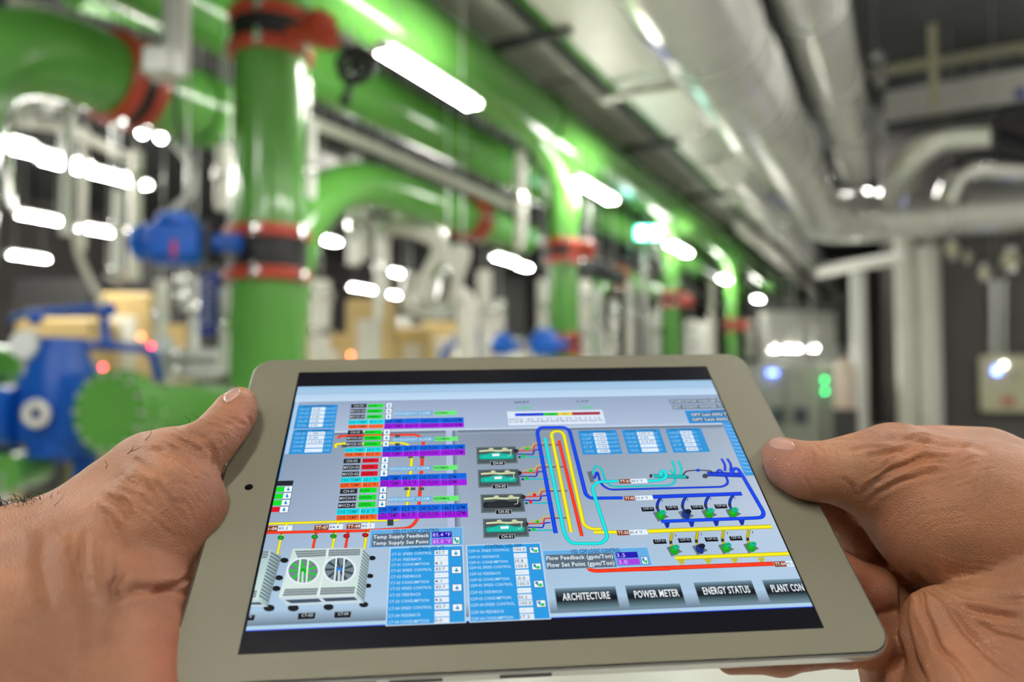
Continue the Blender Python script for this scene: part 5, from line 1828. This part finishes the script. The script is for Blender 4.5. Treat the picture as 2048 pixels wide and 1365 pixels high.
def smooth_noise(P, seed, scale):
    rng = np.random.RandomState(seed)
    out = np.zeros(len(P))
    for i in range(10):
        k = rng.normal(size=3) / scale
        out += np.sin(P @ k + rng.uniform(0, 6.28))
    return out / 3.2


def crease_dist(uv, line):
    best = np.full(len(uv), 1e9)
    par = np.zeros(len(uv))
    L = np.array(line, float)
    n = len(L) - 1
    for i in range(n):
        a, b = L[i], L[i + 1]
        ab = b - a
        h = np.clip(((uv - a) @ ab) / (ab @ ab), 0, 1)
        d = np.linalg.norm(uv - a - h[:, None] * ab, axis=1)
        m = d < best
        best[m] = d[m]
        par[m] = (i + h[m]) / n
    return best, par


def make_skin():
    m = bpy.data.materials.new('skin')
    m.use_nodes = True
    nt = m.node_tree
    b = nt.nodes['Principled BSDF']
    b.inputs['Roughness'].default_value = 0.46
    b.inputs['Subsurface Weight'].default_value = 0.12
    b.inputs['Subsurface Radius'].default_value = (0.6, 0.25, 0.12)
    b.inputs['Subsurface Scale'].default_value = 0.004
    at = nt.nodes.new('ShaderNodeAttribute')
    at.attribute_name = 'tone'
    tc = nt.nodes.new('ShaderNodeTexCoord')
    n1 = nt.nodes.new('ShaderNodeTexNoise')
    n1.inputs['Scale'].default_value = 55
    n1.inputs['Detail'].default_value = 5
    nt.links.new(tc.outputs['Object'], n1.inputs['Vector'])
    mr = nt.nodes.new('ShaderNodeMapRange')
    mr.inputs['From Min'].default_value = .3
    mr.inputs['From Max'].default_value = .7
    mr.inputs['To Min'].default_value = .84
    mr.inputs['To Max'].default_value = 1.12
    nt.links.new(n1.outputs['Fac'], mr.inputs['Value'])
    mx = nt.nodes.new('ShaderNodeMix')
    mx.data_type = 'RGBA'
    mx.blend_type = 'MULTIPLY'
    mx.inputs[0].default_value = 1
    nt.links.new(at.outputs['Color'], mx.inputs[6])
    nt.links.new(mr.outputs['Result'], mx.inputs[7])
    nt.links.new(mx.outputs[2], b.inputs['Base Color'])
    # fine skin relief: pores and short crossing lines
    vo = nt.nodes.new('ShaderNodeTexVoronoi')
    vo.feature = 'DISTANCE_TO_EDGE'
    vo.inputs['Scale'].default_value = 1000
    nz = nt.nodes.new('ShaderNodeTexNoise')
    nz.inputs['Scale'].default_value = 420
    nz.inputs['Detail'].default_value = 5
    for q in (vo, nz):
        nt.links.new(tc.outputs['Object'], q.inputs['Vector'])
    ad = nt.nodes.new('ShaderNodeMath')
    ad.operation = 'MULTIPLY_ADD'
    nt.links.new(vo.outputs['Distance'], ad.inputs[0])
    ad.inputs[1].default_value = 1.2
    nt.links.new(nz.outputs['Fac'], ad.inputs[2])
    bp = nt.nodes.new('ShaderNodeBump')
    bp.inputs['Strength'].default_value = .6
    bp.inputs['Distance'].default_value = .0006
    nt.links.new(ad.outputs[0], bp.inputs['Height'])
    nt.links.new(bp.outputs['Normal'], b.inputs['Normal'])
    return m


SKIN = make_skin()
M['nail'] = mat('finger_nail', (200, 152, 138), .22, coat=.4)


def grow(fld, name, root, step, creases, bumps, tones, clipbox=None, base=(168, 114, 81), seed=1):
    lo, hi = fld.bounds()
    if clipbox is not None:
        lo, hi = np.maximum(lo, clipbox[0]), np.minimum(hi, clipbox[1])
    v, f = surface_net(fld.ev, lo, hi, step)
    N = vnormals(v, f)
    g = fld.ev(v + N * .5) - fld.ev(v - N * .5)
    if np.median(g) < 0:
        f = f[:, ::-1]
        N = -N
    uv = project(v)
    front = np.clip(((TCAM - v) / np.linalg.norm(TCAM - v, axis=1)[:, None] * N).sum(1) * 3, 0, 1)
    disp = smooth_noise(v, seed, 7) * .18 + smooth_noise(v, seed + 1, 2.6) * .07
    for (line, w, dep) in creases:
        d, par = crease_dist(uv + np.stack([smooth_noise(v, 5, 5) * 2.5, smooth_noise(v, 6, 5) * 2.5], 1), line)
        fade = np.clip(np.minimum(par, 1 - par) * 6, 0, 1) ** .7
        dep = dep * 1.9
        disp += front * fade * (-dep * np.exp(-(d / w) ** 2) + dep * .32 * np.exp(-((d - 2.0 * w) / (1.2 * w)) ** 2))
    for (px, py, r, h) in bumps:
        d = np.linalg.norm(uv - np.array([px, py]), axis=1)
        disp += front * h * np.exp(-(d / r) ** 2)
    v = v + N * disp[:, None]
    o = local_obj(name, v, [tuple(int(i) for i in q) for q in f], SKIN, root, smooth=False)
    me = o.data
    me.polygons.foreach_set('use_smooth', [True] * len(me.polygons))
    col = np.tile(np.array(lin(base)), (len(v), 1))
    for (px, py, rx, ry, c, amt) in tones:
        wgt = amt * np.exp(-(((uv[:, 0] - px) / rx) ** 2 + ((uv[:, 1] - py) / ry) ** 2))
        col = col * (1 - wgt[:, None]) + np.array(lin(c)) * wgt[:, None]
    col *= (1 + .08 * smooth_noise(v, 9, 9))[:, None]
    ca = me.color_attributes.new('tone', 'FLOAT_COLOR', 'POINT')
    arr = np.ones((len(v), 4), np.float32)
    arr[:, :3] = np.clip(col, 0.01, 1)
    ca.data.foreach_set('color', arr.ravel())
    return o


def nail(fld, parent, pxc, pyc, ax_, bx_, ang_deg, lift=.55):
    """a thin curved plate laid on the finger: half-length ax_, half-width bx_ in photo pixels, turned ang_deg"""
    a = math.radians(ang_deg)
    rows = []
    K, NN = 9, 32
    for k in range(K + 1):
        s = k / K
        ring = []
        for i in range(NN):
            q = 2 * math.pi * i / NN
            cx, sx = math.cos(q), math.sin(q)
            ex = 2 / 2.7
            X_, Y_ = math.copysign(abs(cx) ** ex, cx) * ax_ * s, math.copysign(abs(sx) ** ex, sx) * bx_ * s
            ring.append((pxc + X_ * math.cos(a) - Y_ * math.sin(a), pyc + X_ * math.sin(a) + Y_ * math.cos(a)))
        rows.append(ring)
    uvs = np.array(rows).reshape(-1, 2)
    dr = np.stack([(uvs[:, 0] - 1024) / F, -(uvs[:, 1] - 682.5) / F, -np.ones(len(uvs))], 1) @ TR
    dr /= np.linalg.norm(dr, axis=1)[:, None]
    t = np.full(len(uvs), 180.0)
    for _ in range(90):
        t += np.clip(fld.ev(TCAM + dr * t[:, None]), -5, 20) * .8
    P = TCAM + dr * t[:, None]
    e = .3
    G = np.stack([fld.ev(P + np.eye(3)[i] * e) - fld.ev(P - np.eye(3)[i] * e) for i in range(3)], 1)
    G /= np.linalg.norm(G, axis=1)[:, None] + 1e-9
    s = np.repeat(np.arange(K + 1) / K, NN)
    P = P + G * (np.where(s > .97, -.15, lift * (1 - .35 * s ** 2)))[:, None]
    fcs = []
    for k in range(K):
        for i in range(NN):
            j = (i + 1) % NN
            fcs.append((k * NN + i, k * NN + j, (k + 1) * NN + j, (k + 1) * NN + i))
    return local_obj('nail', P, fcs, 'nail', parent, True, 60)


def family(a, b, n, w, dep, jit=3):
    out = []
    a, b = np.array(a, float), np.array(b, float)
    for i in range(n):
        t = (i + random.uniform(-.3, .3)) / max(n - 1, 1)
        L = a * (1 - t) + b * t
        L = L + np.array([random.uniform(-jit, jit), random.uniform(-jit, jit)])
        i0 = random.uniform(0, .25)
        L2 = [L[0] * (1 - i0) + L[1] * i0] + list(L[1:])
        out.append(([tuple(q) for q in L2], w * random.uniform(.7, 1.3), dep * random.uniform(.5, 1.3)))
    return out


# ---- left hand: thumb on the bezel, fingers behind the tablet, forearm leaving at the lower left
LH = Field()
LH.limb([(481, 808, 6.5, 32), (468, 828, 8, 39), (450, 853, 9, 43), (424, 882, 10, 46), (390, 912, 9, 54), (350, 935, 4, 66)], k=4)
LH.limb([(350, 962, 4, 70), (347, 1008, 2, 95), (312, 1062, -4, 112)], k=5)
LH.limb([(350, 925, 2, 60), (310, 958, -8, 88), (222, 1040, -14, 98), (120, 1130, -18, 112)], k=10)
LH.limb([(312, 1062, -6, 110), (200, 1160, -16, 135), (60, 1240, -20, 190)], k=12)
LH.limb([(305, 1075, -8, 88), (286, 1205, -6, 84), (264, 1300, -6, 98), (250, 1420, -6, 114)], k=4)
LH.limb([(120, 1130, -20, 110), (20, 1220, -22, 190), (-120, 1330, -20, 260)], k=14)
LH.limb([(200, 1160, -16, 140), (90, 1330, -20, 230), (-80, 1480, -14, 300)], k=14)
# four fingers under the tablet
pb = T(300, 1180, -26)
for i, (y, L_, ty) in enumerate([(-30, 62, -22), (-52, 70, -50), (-74, 68, -76), (-95, 56, -100)]):
    LH.limbmm([(-46, -70 - i * 12, -22, 13), (-32, y - 6, -21, 10.5), (-8, y, -18.5, 9.2), (18, (y + ty) / 2, -16.5, 8.6), (L_ - 22, ty, -15.8, 7.8)], k=4)
lh = thing('hand', 'left hand with its thumb along the left bezel, forearm running out at the lower left', 'hand', (0, 0, 0), 'hands holding the tablet')
lh.matrix_world = TMAT
cl = [([(405, 838), (425, 850), (452, 858)], 5, .5), ([(413, 832), (440, 840), (470, 850)], 4, .45), ([(490, 832), (500, 850), (498, 870), (484, 884)], 3, .5),
      ([(444, 826), (470, 838), (492, 855)], 3, .3), ([(360, 862), (395, 880), (425, 905), (432, 940)], 5, .5), ([(335, 872), (372, 888), (405, 905)], 5, .45), ([(345, 858), (385, 868), (412, 880)], 4, .4),
      ([(290, 902), (330, 905), (372, 925), (395, 950)], 6, .4), ([(262, 925), (300, 935), (340, 958)], 7, .5), ([(232, 950), (268, 968), (310, 990)], 8, .6), ([(205, 985), (240, 1010), (268, 1050)], 8, .6),
      ([(215, 960), (250, 985), (290, 1000)], 5, .4), ([(180, 1010), (215, 1035), (240, 1070), (262, 1110)], 8, .45), ([(300, 960), (330, 985), (350, 1015)], 6, .3),
      ([(230, 1190), (275, 1180), (330, 1178), (378, 1190)], 8, .9), ([(238, 1150), (225, 1175), (240, 1196)], 6, .7), ([(385, 1152), (352, 1172), (300, 1186)], 5, .8),
      ([(250, 1120), (235, 1180), (222, 1260), (200, 1330)], 14, .6), ([(90, 1060), (82, 1130), (110, 1220)], 16, .7), ([(170, 1060), (160, 1150), (182, 1240), (180, 1330)], 14, .6)]
random.seed(3)
for i in range(16):
    x, y = random.uniform(215, 400), random.uniform(890, 1010)
    cl.append(([(x, y), (x + 14, y + 5), (x + 30, y + 14)], 2.4, .22))
for i in range(10):
    x, y = random.uniform(400, 470), random.uniform(845, 900)
    cl.append(([(x, y), (x + 8, y + 6), (x + 16, y + 14)], 2, .18))
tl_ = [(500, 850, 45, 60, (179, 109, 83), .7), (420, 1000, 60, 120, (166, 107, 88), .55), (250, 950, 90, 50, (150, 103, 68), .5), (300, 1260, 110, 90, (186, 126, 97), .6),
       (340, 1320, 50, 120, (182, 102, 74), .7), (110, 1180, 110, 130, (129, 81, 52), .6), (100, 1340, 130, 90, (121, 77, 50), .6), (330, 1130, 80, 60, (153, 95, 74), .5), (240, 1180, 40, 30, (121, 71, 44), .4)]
cl += family([(205, 985), (232, 1010), (256, 1050)], [(325, 872), (365, 890), (402, 930)], 15, 3.2, .3)
cl += family([(365, 860), (400, 876), (425, 900)], [(415, 832), (445, 846), (470, 866)], 10, 2.4, .26, 2)
cl += family([(250, 1010), (300, 1030), (350, 1075)], [(370, 930), (400, 965), (425, 1010)], 12, 3.0, .14)
cl += family([(150, 1040), (140, 1110), (165, 1180)], [(260, 1090), (255, 1150), (270, 1200)], 6, 6, .22)
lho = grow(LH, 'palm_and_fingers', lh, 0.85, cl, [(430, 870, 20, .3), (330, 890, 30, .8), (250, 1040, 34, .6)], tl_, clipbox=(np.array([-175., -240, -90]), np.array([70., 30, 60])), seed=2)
nail(LH, lh, 464, 790, 19, 9.5, -36)

# ---- right hand: thumb over the right bezel, palm at the lower right, fingers behind
RH = Field()
RH.limb([(1562, 912, 6.5, 36), (1582, 930, 8, 46), (1612, 944, 9, 50), (1648, 944, 9, 54), (1690, 945, 8, 60), (1735, 948, 6, 78)], k=5)
RH.limb([(1735, 948, 6, 76), (1790, 955, 2, 92), (1840, 990, -2, 116), (1890, 1030, -4, 140), (1960, 1050, -6, 160), (2080, 1080, -6, 180)], k=8)
RH.limb([(1790, 935, 0, 78), (1870, 950, -8, 90), (1960, 975, -12, 112), (2080, 1050, -12, 150)], k=9)
# heel and palm below the thumb ball
RH.limb([(1892, 1255, -16, 82), (1985, 1275, -16, 110), (2100, 1250, -10, 150)], k=4)
RH.limb([(1898, 1290, -20, 76), (1935, 1400, -22, 100), (2080, 1440, -20, 150)], k=7)
rh_root = [(2, -20), (0, -44), (-4, -68), (-8, -90)]
# fingers: from the palm edge round behind the back of the tablet
RH.limb([(1840, 1120, -46, 60), (1765, 1100, -42, 56), (1716, 1080, -36, 50), (1672, 1030, -26, 42)], k=3)
RH.limb([(1672, 1030, -22, 42), (1640, 1015, -18, 40)], k=4)
RH.limb([(1850, 1200, -46, 62), (1782, 1200, -42, 58), (1738, 1180, -32, 50)], k=3)
RH.limb([(1735, 1080, -42, 50), (1762, 1180, -46, 62), (1774, 1290, -46, 62), (1806, 1420, -46, 70)], k=3)
RH.limb([(1860, 1300, -46, 62), (1795, 1305, -42, 58), (1745, 1290, -34, 48), (1690, 1290, -22, 42), (1560, 1312, -18, 36), (1462, 1318, -17, 30)], k=4)
q = T(1738, 1180, -32)
RH.limbmm([(q[0], q[1], q[2], 9.2), (q[0] - 26, q[1] + 6, -17.5, 8.6), (q[0] - 48, q[1] + 8, -16, 7.8)], k=3)
q = T(1640, 1015, -18)
RH.limbmm([(q[0], q[1], q[2], 8.6), (q[0] - 24, q[1] + 8, -16, 8.0), (q[0] - 40, q[1] + 10, -15.5, 7.4)], k=3)
# little finger, tucked lower
RH.limb([(1880, 1380, -34, 64), (1835, 1440, -36, 54), (1790, 1470, -32, 46)], k=4)
rh = thing('hand', 'right hand with its thumb over the right bezel and palm filling the lower right', 'hand', (0, 0, 0), 'hands holding the tablet')
rh.matrix_world = TMAT
cr = [([(1604, 894), (1616, 912), (1614, 945)], 3, .22), ([(1612, 893), (1630, 912), (1634, 950)], 3, .25), ([(1630, 888), (1650, 905), (1650, 935)], 3, .25), ([(1606, 952), (1618, 968), (1628, 990)], 3, .25),
      ([(1686, 955), (1700, 975), (1708, 1000)], 6, .5), ([(1716, 1000), (1740, 975), (1775, 945), (1830, 925), (1880, 915)], 7, .7), ([(1722, 1020), (1750, 990), (1790, 965), (1850, 948), (1900, 945)], 6, .6),
      ([(1735, 915), (1790, 905), (1850, 888), (1920, 892), (1980, 905)], 7, .6), ([(1765, 880), (1820, 882), (1870, 890)], 6, .5), ([(1700, 905), (1730, 895), (1765, 895)], 4, .35),
      ([(1820, 1148), (1880, 1190), (1950, 1222), (2048, 1240)], 7, 1.3), ([(1868, 1165), (1930, 1194), (2000, 1205), (2060, 1200)], 7, .7), ([(1832, 1160), (1846, 1220), (1880, 1290), (1960, 1380)], 7, .9),
      ([(1880, 1190), (1930, 1260), (2000, 1330), (2048, 1360)], 7, .8), ([(1915, 1215), (1990, 1270), (2060, 1290)], 5, .5), ([(1802, 1150), (1808, 1230), (1830, 1320), (1850, 1380)], 7, 1.0),
      ([(1690, 1100), (1705, 1110), (1730, 1105)], 5, .5)]
for i in range(14):
    x, y = random.uniform(1760, 1960), random.uniform(895, 985)
    cr.append(([(x, y), (x + 22, y - 10), (x + 46, y - 16)], 2.6, .24))
for i in range(10):
    x, y = random.uniform(1600, 1680), random.uniform(895, 930)
    cr.append(([(x, y), (x + 3, y + 12), (x + 2, y + 26)], 2, .2))
tr_ = [(1580, 940, 60, 50, (176, 117, 97), .7), (1850, 905, 120, 40, (160, 97, 57), .5), (1900, 1060, 130, 80, (158, 109, 73), .4), (1760, 1080, 60, 60, (185, 127, 101), .5), (1730, 1200, 60, 130, (135, 75, 48), .75),  # dark patch on the finger bases: tanned skin plus painted shade
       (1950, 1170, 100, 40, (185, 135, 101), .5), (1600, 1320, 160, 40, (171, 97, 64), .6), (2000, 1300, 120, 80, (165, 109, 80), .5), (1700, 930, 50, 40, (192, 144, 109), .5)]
cr += family([(1720, 1010), (1760, 965), (1830, 935), (1900, 925)], [(1735, 905), (1790, 890), (1850, 875), (1920, 880)], 13, 3.0, .28)
cr += family([(1602, 897), (1610, 915), (1606, 935)], [(1668, 886), (1682, 905), (1680, 930)], 9, 2.2, .16, 2)
cr += family([(1760, 1040), (1800, 1000), (1870, 985)], [(1820, 1080), (1880, 1050), (1960, 1040)], 8, 3.5, .14)
cr += family([(1880, 1150), (1930, 1175), (2010, 1190)], [(1850, 1100), (1930, 1130), (2020, 1140)], 6, 3.2, .16)
rho = grow(RH, 'palm_and_fingers', rh, 0.85, cr, [(1720, 930, 22, .5), (1850, 900, 30, .8), (1930, 890, 26, .5)], tr_, clipbox=(np.array([120., -262, -112]), np.array([345., 30, 60])), seed=4)
nail(RH, rh, 1563, 889, 27, 12, 12)

# dark hairs on the left forearm
hb = MB()
random.seed(21)
for i in range(130):
    x, y = random.uniform(-30, 105), random.uniform(1005, 1032)
    p = T(x, y + 12, 4)
    q = T(x + random.uniform(-46, 14), y - random.uniform(2, 26), 8 + random.uniform(-4, 4))
    mid = (p + q) / 2 + np.array([random.uniform(-4, 4), 2.5, 3])
    pts = [p * (1 - t) ** 2 + mid * 2 * t * (1 - t) + q * t * t for t in (0, .33, .66, 1)]
    hb.tube([a / 1000 for a in pts], [.00013, .00012, .0001, .00005], 5)
ho = hb.build('forearm_hair', 'hair', None)
ho.parent = lh
ho['kind'] = 'stuff'
for px, py, dx, dy in [(380, 842, -12, -10), (398, 835, -18, -6), (255, 906, 12, -16), (262, 900, 20, -6), (290, 878, 14, -18), (212, 935, -3, -14), (108, 1010, 22, -26)]:
    p, q = T(px, py + 3, 16), T(px + dx, py + dy, 20)
    mid = (p + q) / 2 + np.array([1.5, 0, 0])
    pts = [p * (1 - t) ** 2 + mid * 2 * t * (1 - t) + q * t * t for t in (0, .5, 1)]
    o = MB().tube([a / 1000 for a in pts], [.00014, .0001, .00005], 5).build('hair', 'hair', None)
    o.parent = lh
